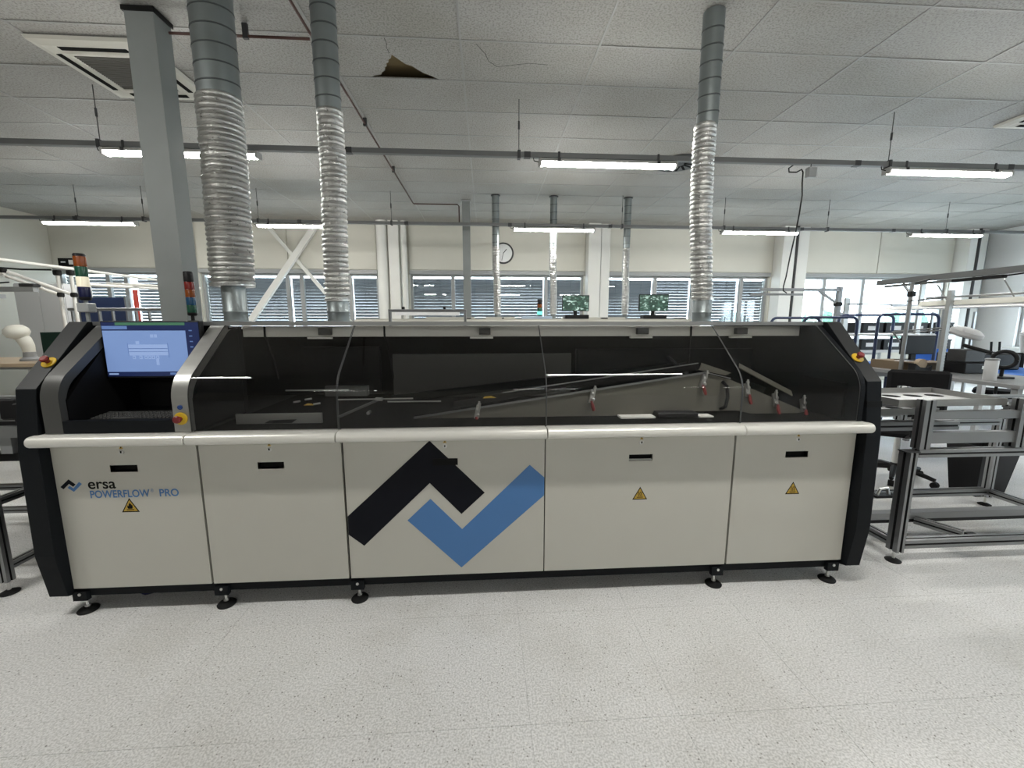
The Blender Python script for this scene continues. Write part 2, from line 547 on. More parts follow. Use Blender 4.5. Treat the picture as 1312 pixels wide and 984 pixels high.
for x_i in range(len(xe)-1):
    xa, xb = xe[x_i]+0.004, xe[x_i+1]-0.004
    i = round((xe[x_i]-GX0)/TW)
    for j in range(-4, 11):
        ya, yb = GY0+TD*j+0.004, min(GY0+TD*(j+1)-0.004, YB)
        if yb-ya < 0.05: continue
        dz = random.choice((0, 0, 0, 0.001, 0.002))
        full = abs(xb-xa-(TW-0.008)) < 1e-3 and abs(yb-ya-(TD-0.008)) < 1e-3
        if (i, j) in holes and full: continue
        if full:
            if base_tile is None:
                base_tile = MB().box(xa, xb, ya, yb, ZC+0.0042, ZC+0.020).build('ceiling_tile', 'mineral_fibre', ceiling)
            else:
                piece(base_tile, 'ceiling_tile', ((xa+xb)/2, (ya+yb)/2, ZC+0.0042+dz), ceiling)
        else:
            MB().box(xa, xb, ya, yb, ZC+0.0042, ZC+0.020).build('ceiling_tile', 'mineral_fibre', ceiling)
# the broken tile with the torn triangular hole, and the one with a bitten-out edge
def broken_tile(i, j, notch):
    xa, xb = GX0+TW*i+0.004, GX0+TW*(i+1)-0.004
    ya, yb = GY0+TD*j+0.004, GY0+TD*(j+1)-0.004
    poly = [(xa,ya),(xb,ya),(xb,yb)] + notch(yb) + [(xa,yb)]
    o = MB().prism(poly, ZC+0.0042, ZC+0.020, 'z').build('ceiling_tile', 'mineral_fibre', ceiling)
    o['label'] = 'broken ceiling tile with a piece torn out of its edge'
rj = random.Random(3)
def notch_a(yb):
    right = [(-0.43, yb), (-0.50, yb-0.06)] + [(-0.56-0.05*k+rj.uniform(-.008,.008), yb-0.10-0.047*k+rj.uniform(-.01,.01)) for k in range(5)]
    left = [(-0.815, yb-0.365), (-0.835, yb-0.31), (-0.86, yb-0.29), (-0.87, yb-0.25), (-0.895, yb-0.23), (-0.90, yb-0.19), (-0.925, yb-0.165), (-0.93, yb-0.12), (-0.97, yb-0.09), (-0.98, yb-0.055), (-1.05, yb-0.035), (-1.09, yb)]
    return right + left
broken_tile(-1, 0, notch_a)
def notch_b(yb):
    return [(0.05, yb), (0.04, yb-0.08), (-0.02, yb-0.13), (-0.10, yb-0.14), (-0.165, yb-0.12), (-0.175, yb)]
broken_tile(0, 3, notch_b)
# hairline cracks in two tiles near the torn one
for k, pts in enumerate(([(-0.83, 3.905), (-0.825, 3.97), (-0.84, 4.03), (-0.83, 4.10)], [(-0.06, 3.93), (0.02, 4.06), (0.05, 4.16), (0.13, 4.24)], [(0.13, 4.24), (0.30, 4.20), (0.42, 4.17), (0.60, 4.18)])):
    mb = MB()
    for a, b in zip(pts[:-1], pts[1:]):
        mb.bar((a[0], a[1], ZC+0.0040), (b[0], b[1], ZC+0.0040), 0.004, 0.0006)
    o = mb.build('tile_crack', 'dark_void', ceiling); o['kind'] = 'stuff'
# brown insulation board lying in the void over the broken tile
MB().box(-1.35, -0.25, 3.9, 4.75, 4.02, 4.06).build('insulation_board', 'plenum', ceiling)
MB().box(XL, XR, YF, YS-0.002, ZC+0.002, ZC+0.03).build('ceiling_panel', 'mineral_fibre', ceiling)

# side and rear walls
struct(MB().box(XL-0.3, XL, YF-0.3, YB+0.6, -0.004, 4.16).build('wall_left', 'wall_paint'))
wf = struct(MB().box(XL, XR, YF-0.3, YF, -0.004, 4.16).build('wall_behind', 'wall_paint'))
# right wall with a window opening
SILL, HEAD = 0.95, 2.74
mb = MB()
RW = [(-1.8, 1.6), (2.2, 5.6), (6.2, 9.55)]  # first opening is unseen, added for cool daylight from the right
segs = [YF] + [v for w in RW for v in w] + [YB]
for k in range(0, len(segs), 2):
    mb.box(XR, XR+0.3, segs[k], segs[k+1], -0.004, 4.16)
for a, b in RW:
    mb.box(XR, XR+0.3, a, b, -0.004, SILL); mb.box(XR, XR+0.3, a, b, HEAD, 4.16)
struct(mb.build('wall_right', 'bright_wall'))
# back wall: sill wall, head, piers
BAYS = [(XL, -7.45), (-6.75, -2.60), (-1.84, 2.48), (3.06, 7.34), (8.13, 12.32)]
mb = MB()
mb.box(XL, XR, YB, YB+0.3, -0.004, SILL)
mb.box(XL, XR, YB, YB+0.3, HEAD, 4.16)
edges = [BAYS[k][1] for k in range(5)]; starts = [BAYS[k][0] for k in range(1, 5)] + [XR]
for a, b in zip(edges, starts):
    mb.box(a, b, YB, YB+0.3, SILL, HEAD)
back = struct(mb.build('wall_back', 'wall_paint'))
# cladding panels over the windows (single panels with joints)
for (a, b) in BAYS:
    n = 2 if b-a > 3 else 1
    for k in range(n):
        xa = a + (b-a)*k/n + 0.01; xb = a + (b-a)*(k+1)/n - 0.01
        MB().box(xa, xb, YB-0.03, YB-0.001, HEAD+0.09, ZC-0.002).build('cladding_panel', 'wall_panel', back)
    MB().box(a, b, YB-0.05, YB-0.001, HEAD-0.015, HEAD+0.075).build('window_head_trim', 'frame_grey', back)
# white columns and pipes against the back wall
def pier(a, b, d, nm='pier', m='white_paint'):
    return MB().box(a, b, YB-d, YB-0.001, 0.0, ZC-0.002).build(nm, m, back, bevel=0.008)
pier(-7.45, -6.78, 0.25)
MB().cyl((-2.42, YB-0.22, 0), (-2.42, YB-0.22, ZC-0.002), 0.125, 20).build('downpipe', 'white_paint', back, smooth=True)
pier(-2.26, -2.02, 0.30)
MB().cyl((-1.92, YB-0.20, 0), (-1.92, YB-0.20, ZC-0.002), 0.07, 16).build('downpipe', 'white_paint', back, smooth=True)
pier(2.50, 2.80, 0.32); pier(2.83, 3.05, 0.25)
pier(7.38, 7.70, 0.34); pier(7.82, 8.11, 0.26); MB().cyl((7.76, YB-0.3, 0), (7.76, YB-0.3, ZC-0.002), 0.035, 12).build('downpipe', 'frame_dark', back, smooth=True)
pier(12.34, 12.54, 0.35); pier(12.62, 12.88, 0.30); MB().cyl((12.58, YB-0.34, 0), (12.58, YB-0.34, ZC-0.002), 0.04, 12).build('downpipe', 'frame_dark', back, smooth=True)
MB().cyl((12.98, YB-0.15, 0), (12.98, YB-0.15, ZC-0.002), 0.07, 12).build('downpipe', 'steel_paint', back, smooth=True)

# windows with panes, and outside venetian blinds
def window(n, x0, x1, posts, y=YB+0.12, axis='x'):
    mb = MB()
    def bx(a, b, d0, d1, z0, z1):
        if axis == 'x': mb.box(a, b, y+d0, y+d1, z0, z1)
        else: mb.box(y+d0, y+d1, a, b, z0, z1)
    t = 0.06
    bx(x0, x1, -0.04, 0.04, SILL, SILL+t); bx(x0, x1, -0.04, 0.04, HEAD-t, HEAD)
    bx(x0, x0+t, -0.04, 0.04, SILL+t, HEAD-t); bx(x1-t, x1, -0.04, 0.04, SILL+t, HEAD-t)
    for p in posts: bx(p-0.045, p+0.045, -0.04, 0.04, SILL+t, HEAD-t)
    w = struct(mb.build('window_%d' % n, 'frame_grey'))
    es = [x0+t] + [q for p in posts for q in (p-0.045, p+0.045)] + [x1-t]
    for k in range(0, len(es), 2):
        m2 = MB()
        if axis == 'x': m2.box(es[k], es[k+1], y-0.004, y+0.004, SILL+t, HEAD-t)
        else: m2.box(y-0.004, y+0.004, es[k], es[k+1], SILL+t, HEAD-t)
        m2.build('pane', 'clear_glass', w)
    return w
WPOSTS = [[-8.89, -8.49], [-5.9, -4.78, -4.45, -3.30], [-0.80, 0.35, 1.53], [4.35, 5.35, 6.65], [8.92, 10.0, 11.41]]
for k, (a, b) in enumerate(BAYS):
    window(k+1, a, b, WPOSTS[k])
for k, (a, b) in enumerate(RW):
    window(6+k, a, b, [a+(b-a)/3, a+(b-a)*2/3], y=XR+0.12, axis='y')
    MB().box(XR-0.14, XR-0.001, a-0.1, b+0.1, SILL-0.04, SILL).build('window_sill', 'white_paint', bpy.data.objects['window_%d' % (6+k)])
for k, (a, b) in enumerate(BAYS):
    MB().box(a, b, YB-0.14, YB-0.001, SILL-0.04, SILL).build('window_sill', 'white_paint', bpy.data.objects['window_%d' % (k+1)])
def blind(label, a, b, zb, tilt, y=YB+0.22, axis='x', gap=0.135, group='outside venetian blinds'):
    t = thing('venetian_blind', label, 'blind', ((a+b)/2, y, zb) if axis == 'x' else (y, (a+b)/2, zb), group)
    mb = MB(); z = HEAD-gap; n = 0
    while z > zb:
        # slat with a bent, two-facet section; inner edge high, outer edge low
        prof = []
        for w_, bow in ((-0.039, 0.0), (-0.018, 0.0055), (0.018, 0.0055), (0.039, 0.0)):
            prof.append((w_*math.cos(tilt) + bow*math.sin(tilt), -w_*math.sin(tilt) + bow*math.cos(tilt)))
        loop = prof + [(q[0]+0.0016*math.sin(tilt), q[1]+0.0016*math.cos(tilt)) for q in prof[::-1]]
        if axis == 'x': mb.prism([(y+q[0], z+q[1]) for q in loop], a+0.02, b-0.02, 'x')
        else: mb.prism([(y+q[0], z+q[1]) for q in loop], a+0.02, b-0.02, 'y')
        z -= 0.073; n += 1
    o = mb.build('slats', 'slat_alu', t); o['kind'] = 'stuff'
    m2 = MB()
    if axis == 'x': m2.box(a+0.02, b-0.02, y-0.03, y+0.03, zb-0.05, zb-0.02)
    else: m2.box(y-0.03, y+0.03, a+0.02, b-0.02, zb-0.05, zb-0.02)
    m2.build('bottom_rail', 'slat_alu', t)
    for q in (a+0.3, b-0.3):
        m3 = MB()
        if axis == 'x': m3.cyl((q, y, zb-0.03), (q, y, HEAD+0.05), 0.003, 5)
        else: m3.cyl((y, q, zb-0.03), (y, q, HEAD+0.05), 0.003, 5)
        m3.build('cord', 'frame_dark', t)
    return t
blind('half open slatted blind behind the red pole, leftmost window bay', XL, -8.62, 1.05, 0.98)
blind('slatted blind half hidden by the grey steel column', -8.36, -7.5, 1.05, 1.0)
blind('closed slatted blind behind the white cross brace, left part', -6.75, -4.80, 1.02, 1.105)
blind('narrow slatted blind left of the two foil ducts, beside the cross brace', -4.76, -3.32, 1.02, 1.095)
blind('slatted blind between the cross brace and the white downpipe', -3.28, -2.60, 1.02, 1.095)
blind('slatted blind directly right of the white downpipe', -1.84, -0.83, 1.02, 1.115)
blind('slatted blind behind the thin grey post and the first thin duct', -0.78, 0.33, 1.02, 1.105)
blind('slatted blind beside the wall clock, behind the small stack light', 0.38, 1.50, 1.02, 1.085)
blind('slatted blind behind the left one of two monitors', 1.56, 2.48, 1.02, 1.105)
blind('slatted blind behind the third thin duct', 3.06, 4.33, 1.02, 1.115)
blind('more open slatted blind right of the third thin duct', 4.38, 5.33, 1.02, 1.055)
blind('slatted blind behind the tall right foil duct', 5.38, 6.62, 1.02, 1.065)
blind('slatted blind left of the dark-edged white pier', 6.68, 7.34, 1.02, 1.075)
blind('half lowered blind in the far right side wall', 6.2, 9.55, 2.02, 0.95, y=XR+0.22, axis='y')

# outside: ground, made pale to brighten the ceiling, and trees far behind the windows
g = MB().box(-60, 80, YB+0.7, 120, -0.6, -0.55).build('bounce_yard', 'bounce_paving')
struct(g)
struct(MB().box(XR+0.7, 80, -60, YB+0.7, -0.6, -0.55).build('bounce_yard_side', 'bounce_paving'))
def tree(label, x, y, h, r, seed):
    rd = random.Random(seed)
    t = thing('tree', label, 'tree', (x, y, -0.55), 'trees outside the windows')
    MB().tube([(x, y, -0.55), (x+0.1, y, h*0.3), (x, y+0.1, h*0.6)], [0.22, 0.17, 0.1], 8).build('trunk', 'bark', t)
    bm = bmesh.new()
    for k in range(9):
        a = rd.uniform(0, 6.28); q = rd.uniform(0, 0.6)*r
        c = Vector((x+math.cos(a)*q, y+math.sin(a)*q, h*rd.uniform(0.40, 0.85)))
        s = r*rd.uniform(0.45, 0.65)
        ret = bmesh.ops.create_icosphere(bm, subdivisions=4, radius=1)
        for v in ret['verts']:
            k2 = 1 + 0.16*math.sin(v.co.x*9+k)*math.sin(v.co.y*8+2*k) + rd.uniform(-0.07, 0.07)
            v.co = c + v.co*s*k2
    mb = MB(); bm.verts.index_update()
    mb.add([v.co[:] for v in bm.verts], [[v.index for v in f.verts] for f in bm.faces]); bm.free()
    mb.build('crown', 'leaf', t)
TREES = [(30, 48, 2.2, 1.9, 'low round tree far behind the bright windows, left one'), (42, 50, 2.4, 2.2, 'low round tree far behind the bright windows, middle one'),
         (50, 47, 2.2, 2.0, 'low round tree far behind the bright windows, right one'), (22, 13.5, 4.3, 2.9, 'green tree outside the far right side window'),
         (27, 18.5, 4.6, 3.4, 'second green tree outside the far right side window'), (25, 5.5, 4.4, 3.0, 'green tree outside the side wall, nearest one')]
for k, (x, y, h, r, lb) in enumerate(TREES): tree(lb, x, y, h, r, 11+k)

# free-standing steel column with flanges, the thin rear post
c = MB()
cx, cy = -2.6, 3.75
c.box(cx-0.105, cx+0.105, cy-0.09, cy-0.075, 0.012, ZC+0.2); c.box(cx-0.105, cx+0.105, cy+0.075, cy+0.09, 0.012, ZC+0.2)
c.box(cx-0.008, cx+0.008, cy-0.075, cy+0.075, 0.012, ZC+0.2)
c.box(cx-0.105, cx-0.095, cy-0.075, cy+0.075, 0.012, ZC+0.2); c.box(cx+0.095, cx+0.105, cy-0.075, cy+0.075, 0.012, ZC+0.2)
t = thing('steel_column', 'grey steel column standing behind the operator screen', 'column', (cx, cy, 0))
c.build('shaft', 'steel_paint', t)
MB().box(cx-0.16, cx+0.16, cy-0.15, cy+0.15, 0.0, 0.012).build('base_plate', 'steel_paint', t)
mb = MB().box(cx-0.118, cx-0.106, cy-0.10, cy+0.10, ZC-0.035, ZC-0.002); mb.box(cx+0.106, cx+0.118, cy-0.10, cy+0.10, ZC-0.035, ZC-0.002)
mb.box(cx-0.118, cx+0.118, cy-0.103, cy-0.091, ZC-0.035, ZC-0.002)
mb.build('collar_trim', 'joint_black', t)
px, py = -0.36, 8.52
t = thing('service_post', 'thin grey service post rising to the ceiling by the first thin duct', 'post', (px, py, 0))
MB().box(px-0.075, px+0.075, py-0.06, py+0.06, 0, ZC-0.001).build('shaft', 'steel_paint', t)
MB().box(px-0.09, px+0.09, py-0.075, py+0.075, ZC-0.03, ZC-0.001).build('ceiling_cap', 'frame_grey', t)

# white steel cross brace before the back wall
t = thing('cross_brace', 'white diagonal steel cross brace in front of the blinds', 'brace', (-4.5, 10.2, 0))
MB().bar((-5.95, 10.2, 1.05), (-3.93, 10.2, 3.74), 0.09, 0.13).build('diagonal', 'white_paint', t)
MB().bar((-5.05, 10.3, 3.80), (-2.85, 10.3, 1.05), 0.05, 0.08).build('diagonal', 'white_paint', t)
MB().box(-4.56, -4.46, 10.255, 10.27, 3.0, 3.10).build('gusset', 'white_paint', t)

# ================================================================== CEILING FITTINGS
# light rows: long grey trunking with hanging lamps
def trunking(label, y, x0, x1, hang):
    t = thing('lamp_trunking', label, 'trunking', ((x0+x1)/2, y, 3.33), 'lamp trunking rows')
    MB().box(x0, x1, y-0.028, y+0.028, 3.335, 3.385).build('channel', 'trunking', t)
    for k in range(int((x1-x0)/1.9)):
        x = x0+0.9+1.9*k
        MB().box(x-0.035, x+0.035, y-0.031, y+0.031, 3.331, 3.388).build('coupler', 'frame_dark', t)
    for x in hang:
        h = MB().cyl((x, y, 3.388), (x, y, ZC), 0.004, 6); h.cyl((x, y, 3.62), (x, y, 3.70), 0.011, 8)
        h.box(x-0.016, x+0.016, y-0.036, y+0.036, 3.32, 3.40)
        h.build('hanger', 'frame_dark', t)
    return t
ROWS = [(1.38, [-3.90, 0.598, 4.64], 'above the front of the machine, out of view'),
        (4.78, [-3.90, 0.598, 4.64], None), (8.0, [-7.68, -4.09, 0.527, 4.56, 8.43], None), (-4.9, [-3.9, 0.6, 4.64], None)]
trunking('long grey lamp trunking nearest the camera side, crossing behind the ducts', 4.78, XL+0.02, XR-0.02, [-3.92, 0.38, 4.66, 8.5])
trunking('long grey lamp trunking far back before the window wall', 8.0, XL+0.02, 11.2, [-7.1, -6.0, -4.05, -1.7, 2.6, 4.6, 6.7, 9.2])
trunking('lamp trunking over the front of the soldering machine', 1.38, XL+0.02, XR-0.02, [-3.9, 0.4, 4.6])
trunking('lamp trunking behind the camera', -4.9, XL+0.02, XR-0.02, [-3.9, 0.4, 4.6])
LAMPL = 1.55
def lamp_proto():
    t = thing('ceiling_lamp', 'x', 'lamp', (0, 0, 0))
    L = LAMPL
    prof = [(-0.045, 0.055), (-0.052, 0.03), (-0.052, 0.024), (0.052, 0.024), (0.052, 0.03), (0.045, 0.055)]
    MB().prism(prof, 0.012, L-0.012, 'x').build('housing', 'lamp_housing', t)
    glow = [(-0.050, 0.0238)] + [(-0.050*math.cos(a), 0.0238-0.036*math.sin(a)) for a in [math.pi*k/8 for k in range(1, 8)]] + [(0.050, 0.0238)]
    MB().prism(glow, 0.03, L-0.03, 'x').build('diffuser', 'lamp_glow', t, smooth=True)
    for a, b in ((0.0, 0.03), (L-0.03, L)):
        MB().cbox(a, b, -0.054, 0.054, -0.014, 0.057, 0.006).build('end_cap', 'lamp_housing', t)
    for x in (0.22, L-0.22):
        m = MB().box(x-0.012, x+0.012, -0.034, -0.029, 0.055, 0.13); m.box(x-0.012, x+0.012, 0.029, 0.034, 0.055, 0.13); m.box(x-0.012, x+0.012, -0.034, 0.034, 0.116, 0.122)
        m.box(x-0.016, x+0.016, -0.056, 0.056, 0.020, 0.058)
        m.build('clip', 'frame_dark', t)
    m = MB().tube([(0.0, 0, 0.03), (-0.05, 0, 0.04), (-0.06, 0, 0.07), (-0.02, 0, 0.085)], 0.005, 6)
    m.build('cable', 'joint_black', t, smooth=True)
    return t
LLAB = {(1, 0): 'long lit ceiling lamp passing behind the big left foil duct', (1, 1): 'long lit ceiling lamp left of the right foil duct', (1, 2): 'long lit ceiling lamp at the upper right, nearest the right ceiling vent',
        (2, 0): 'far lit ceiling lamp at the left, above the stack light', (2, 1): 'far lit ceiling lamp above the white cross brace', (2, 2): 'far lit ceiling lamp beside the first thin duct and wall clock',
        (2, 3): 'far lit ceiling lamp just right of the right foil duct', (2, 4): 'far lit ceiling lamp above the bright unblinded windows',
        (0, 0): 'lit ceiling lamp over the operator station, above the picture', (0, 1): 'lit ceiling lamp over the middle hood, above the picture', (0, 2): 'lit ceiling lamp over the right conveyor, above the picture',
        (3, 0): 'lit ceiling lamp behind the camera, left one', (3, 1): 'lit ceiling lamp behind the camera, middle one', (3, 2): 'lit ceiling lamp behind the camera, right one',
        (4, 0): 'lit ceiling lamp behind the camera, second row left', (4, 1): 'lit ceiling lamp behind the camera, second row middle', (4, 2): 'lit ceiling lamp behind the camera, second row right'}
lp = lamp_proto(); first = True
for r, (y, xs, _) in enumerate(ROWS):
    for k, x in enumerate(xs):
        t = lp if first else copy_tree(lp); first = False
        t.location = (x, y, 3.264)
        tag(t, LLAB[(r, k)], 'lamp', 'hanging tube lamps')

# cassette air conditioners
def cassette(label, x0, x1, y0, y1):
    t = thing('ceiling_cassette', label, 'air conditioner', ((x0+x1)/2, (y0+y1)/2, ZC-0.045), 'ceiling cassette units')
    z = ZC
    cx, cy = (x0+x1)/2, (y0+y1)/2
    m = MB()
    def sq(a, b, za, zb, h0, h1):
        v = [(cx-a, cy-a, za), (cx+a, cy-a, za), (cx+a, cy+a, za), (cx-a, cy+a, za), (cx-b, cy-b, zb), (cx+b, cy-b, zb), (cx+b, cy+b, zb), (cx-b, cy+b, zb)]
        m.add(v, [(0,1,5,4),(1,2,6,5),(2,3,7,6),(3,0,4,7)])
    h = (x1-x0)/2
    sq(h, h-0.01, z-0.004, z-0.030, 0, 0); sq(h-0.01, h-0.075, z-0.030, z-0.044, 0, 0)
    sq(h-0.075, h-0.14, z-0.044, z-0.040, 0, 0); sq(h-0.14, h-0.17, z-0.040, z-0.048, 0, 0); sq(h-0.17, h-0.20, z-0.048, z-0.048, 0, 0); sq(h-0.20, h-0.21, z-0.048, z-0.036, 0, 0)
    m.build('frame', 'wall_panel', t)
    a = h-0.21
    MB().box(cx-a, cx+a, cy-a, cy+a, z-0.038, z-0.034).build('intake_grille', 'interior_beige', t)
    g = MB()
    for k in range(24):
        q = cy-a+0.012+k*(2*a-0.024)/23
        g.box(cx-a, cx+a, q-0.004, q+0.004, z-0.046, z-0.038)
    o = g.build('grille_slats', 'interior_beige', t); o['kind'] = 'stuff'
    r0 = h-0.108; w = 0.024; L = h-0.19
    for (ax, s) in (('x', -1), ('x', 1), ('y', -1), ('y', 1)):
        mm = MB()
        if ax == 'x': mm.cbox(cx-L, cx+L, cy+s*r0-w, cy+s*r0+w, z-0.0475, z-0.038, 0.003)
        else: mm.cbox(cx+s*r0-w, cx+s*r0+w, cy-L, cy+L, z-0.0475, z-0.038, 0.003)
        mm.build('air_outlet', 'dark_void', t)
    return t
cassette('square ceiling air conditioner above the left, half behind the steel column', -3.81, -2.87, 4.03, 4.97)
cassette('square ceiling air conditioner cut off by the right picture edge', 6.17, 7.11, 4.07, 5.01)

# round swirl diffuser
t = thing('swirl_diffuser', 'round dark swirl air diffuser in the ceiling behind the right foil duct', 'air vent', (2.9, 6.40, ZC-0.02))
MB().lathe((2.9, 6.40, ZC-0.022), [(0.30, 0.0), (0.34, 0.010), (0.34, 0.020), (0.29, 0.020)], 36).build('plate', 'frame_dark', t, smooth=True)
for k in range(14):
    a = 2*math.pi*k/14
    p0 = (2.9+0.09*math.cos(a), 6.4+0.09*math.sin(a), ZC-0.024); p1 = (2.9+0.27*math.cos(a+0.35), 6.4+0.27*math.sin(a+0.35), ZC-0.024)
    MB().bar(p0, p1, 0.035, 0.004).build('blade', 'dark_void', t)

# pipes under the ceiling
def pipe(name, label, pts, r, m, clips=()):
    t = thing(name, label, 'pipe', (pts[0][0], pts[0][1], pts[0][2]))
    MB().tube(pts, r, 8).build('run', m, t, smooth=True)
    for x, y in clips:
        MB().box(x-0.02, x+0.02, y-0.012, y+0.012, pts[0][2]-0.02, ZC-0.0005).build('pipe_clip', 'frame_dark', t)
    return t
Z = 3.85
pipe('air_pipe', 'thin dark reddish pipe running under the ceiling away from the camera', [(-1.385, 2.2, Z), (-1.385, 8.52, Z), (-1.37, 8.55, Z), (-0.53, 8.55, Z), (-0.50, 8.55, Z-0.03), (-0.50, 8.55, 3.5), (-0.47, 8.54, 3.46)], 0.011, 'copper', [(-1.385, 3.0), (-1.385, 5.3), (-1.385, 6.8)])
pipe('branch_pipe', 'thin red pipe from the steel column to the long ceiling pipe', [(-2.485, 3.80, Z-0.024), (-1.40, 3.80, Z-0.024)], 0.011, 'copper', [(-1.9, 3.80)])

# dangling sensor box on the trunking and a drooping cable
t = thing('sensor_box', 'small grey sensor box hanging from the trunking right of the right foil duct', 'sensor', (3.70, 4.73, 3.18))
MB().cbox(3.645, 3.755, 4.70, 4.765, 3.18, 3.29, 0.012).build('case', 'frame_grey', t)
MB().tube([(3.71, 4.756, 3.29), (3.715, 4.759, 3.3345)], 0.005, 6).build('strap', 'frame_dark', t)
pts = [(3.55, 4.82, 3.345), (3.50, 4.825, 3.31), (3.51, 4.83, 3.27), (3.60, 4.83, 3.27), (3.655, 4.825, 3.30), (3.672, 4.82, 3.27), (3.675, 4.82, 3.15), (3.69, 4.82, 3.017), (3.737, 4.9, 2.824), (3.80, 5.0, 2.73), (3.864, 5.1, 2.643), (4.047, 5.4, 2.409), (4.243, 5.7, 2.19), (4.33, 5.85, 2.08), (4.39, 5.93, 2.02), (4.47, 5.962, 1.99)]
tag(MB().tube(pts, 0.008, 6).build('hanging_cable', 'joint_black', smooth=True), 'thin black cable drooping from the trunking to the right workbench arm', 'cable')

# wall clock, exit sign
t = thing('wall_clock', 'round white wall clock half hidden by the first thin duct', 'clock', (0.45, YB-0.05, 3.02))
MB().lathe((0.45, YB-0.065, 3.235), [(0.235, 0.0), (0.255, 0.008), (0.255, 0.030), (0.235, 0.030)], 32, 'y').build('rim', 'frame_dark', t, smooth=True)
MB().lathe((0.45, YB-0.068, 3.235), [(0.215, 0.0), (0.215, 0.004)], 32, 'y').build('face', 'paper', t)
MB().bar((0.45, YB-0.071, 3.235), (0.53, YB-0.071, 3.33), 0.018, 0.004, up=(0,1,0)).build('hand', 'frame_dark', t)
MB().bar((0.45, YB-0.074, 3.235), (0.41, YB-0.074, 3.06), 0.012, 0.004, up=(0,1,0)).build('hand', 'frame_dark', t)
t = thing('exit_sign', 'small dark sign with white pictogram on the wall, left of the stack light', 'sign', (-9.55, YB-0.06, 2.86))
MB().box(-9.78, -9.33, YB-0.075, YB-0.055, 2.84, 3.02).build('plate', 'sign_black', t)
MB().box(-9.55, -9.42, YB-0.078, YB-0.0755, 2.88, 2.98).build('pictogram', 'paper', t); MB().box(-9.72, -9.62, YB-0.078, YB-0.0755, 2.92, 2.945).build('arrow', 'paper', t)

# ================================================================== SOLDERING MACHINE
PF = 2.148                                  # plane of the front panels
machine = thing('soldering_machine', 'long beige and black soldering machine with smoked glass hoods', 'machine', (-0.05, 2.9, 0))
M = machine
SX = [-2.209, -1.493, -0.763, 0.318, 1.394, 2.115]
ZB, ZT = 0.147, 0.944

# end frames: thick black side plates with a kinked front edge
prof = [(2.20, 0.098), (2.118, 0.125), (2.085, 0.37), (2.095, 0.92), (2.132, 1.225), (2.452, 1.556), (3.74, 1.556), (3.74, 0.098)]
def end_frame(x0, x1, sl):
    o = MB().prism(prof, x0, x1, 'x').build('end_frame', 'machine_dark', M, bevel=0.003)
    # thin skin over the slanted face, lighter and smoother than the frame
    d = Vector((0.32, 0.331)).normalized(); n = Vector((-d.y, d.x))
    a = Vector((2.134, 1.227)); b = Vector((2.450, 1.554))
    q = [a, b, b + n*0.002, a + n*0.002]
    MB().prism([tuple(p) for p in q], x0+0.0005, x1-0.0005, 'x').build('slant_skin', 'machine_slope', o)
    return o
efl = end_frame(-2.300, -2.205, 1)
efr = end_frame(2.118, 2.205, 1)
MB().prism([(2.1115, 1.085), (2.1155, 1.118), (2.14, 1.118), (2.14, 1.085)], 2.1175, 2.2055, 'x').build('joint_band', 'sign_black', efr)

# plinth and body
MB().box(-2.20, 2.115, 2.165, 3.70, 0.094, 0.145).build('plinth', 'machine_dark', M)
MB().box(-2.203, 2.116, 2.175, 3.70, 0.147, 0.975).build('lower_body', 'interior_black', M)
MB().box(-2.203, 2.116, 3.35, 3.72, 0.976, 1.50).build('rear_body', 'interior_black', M)
MB().box(-2.203, 2.116, 2.475, 3.72, 1.535, 1.557).build('roof_plate', 'alu', M)

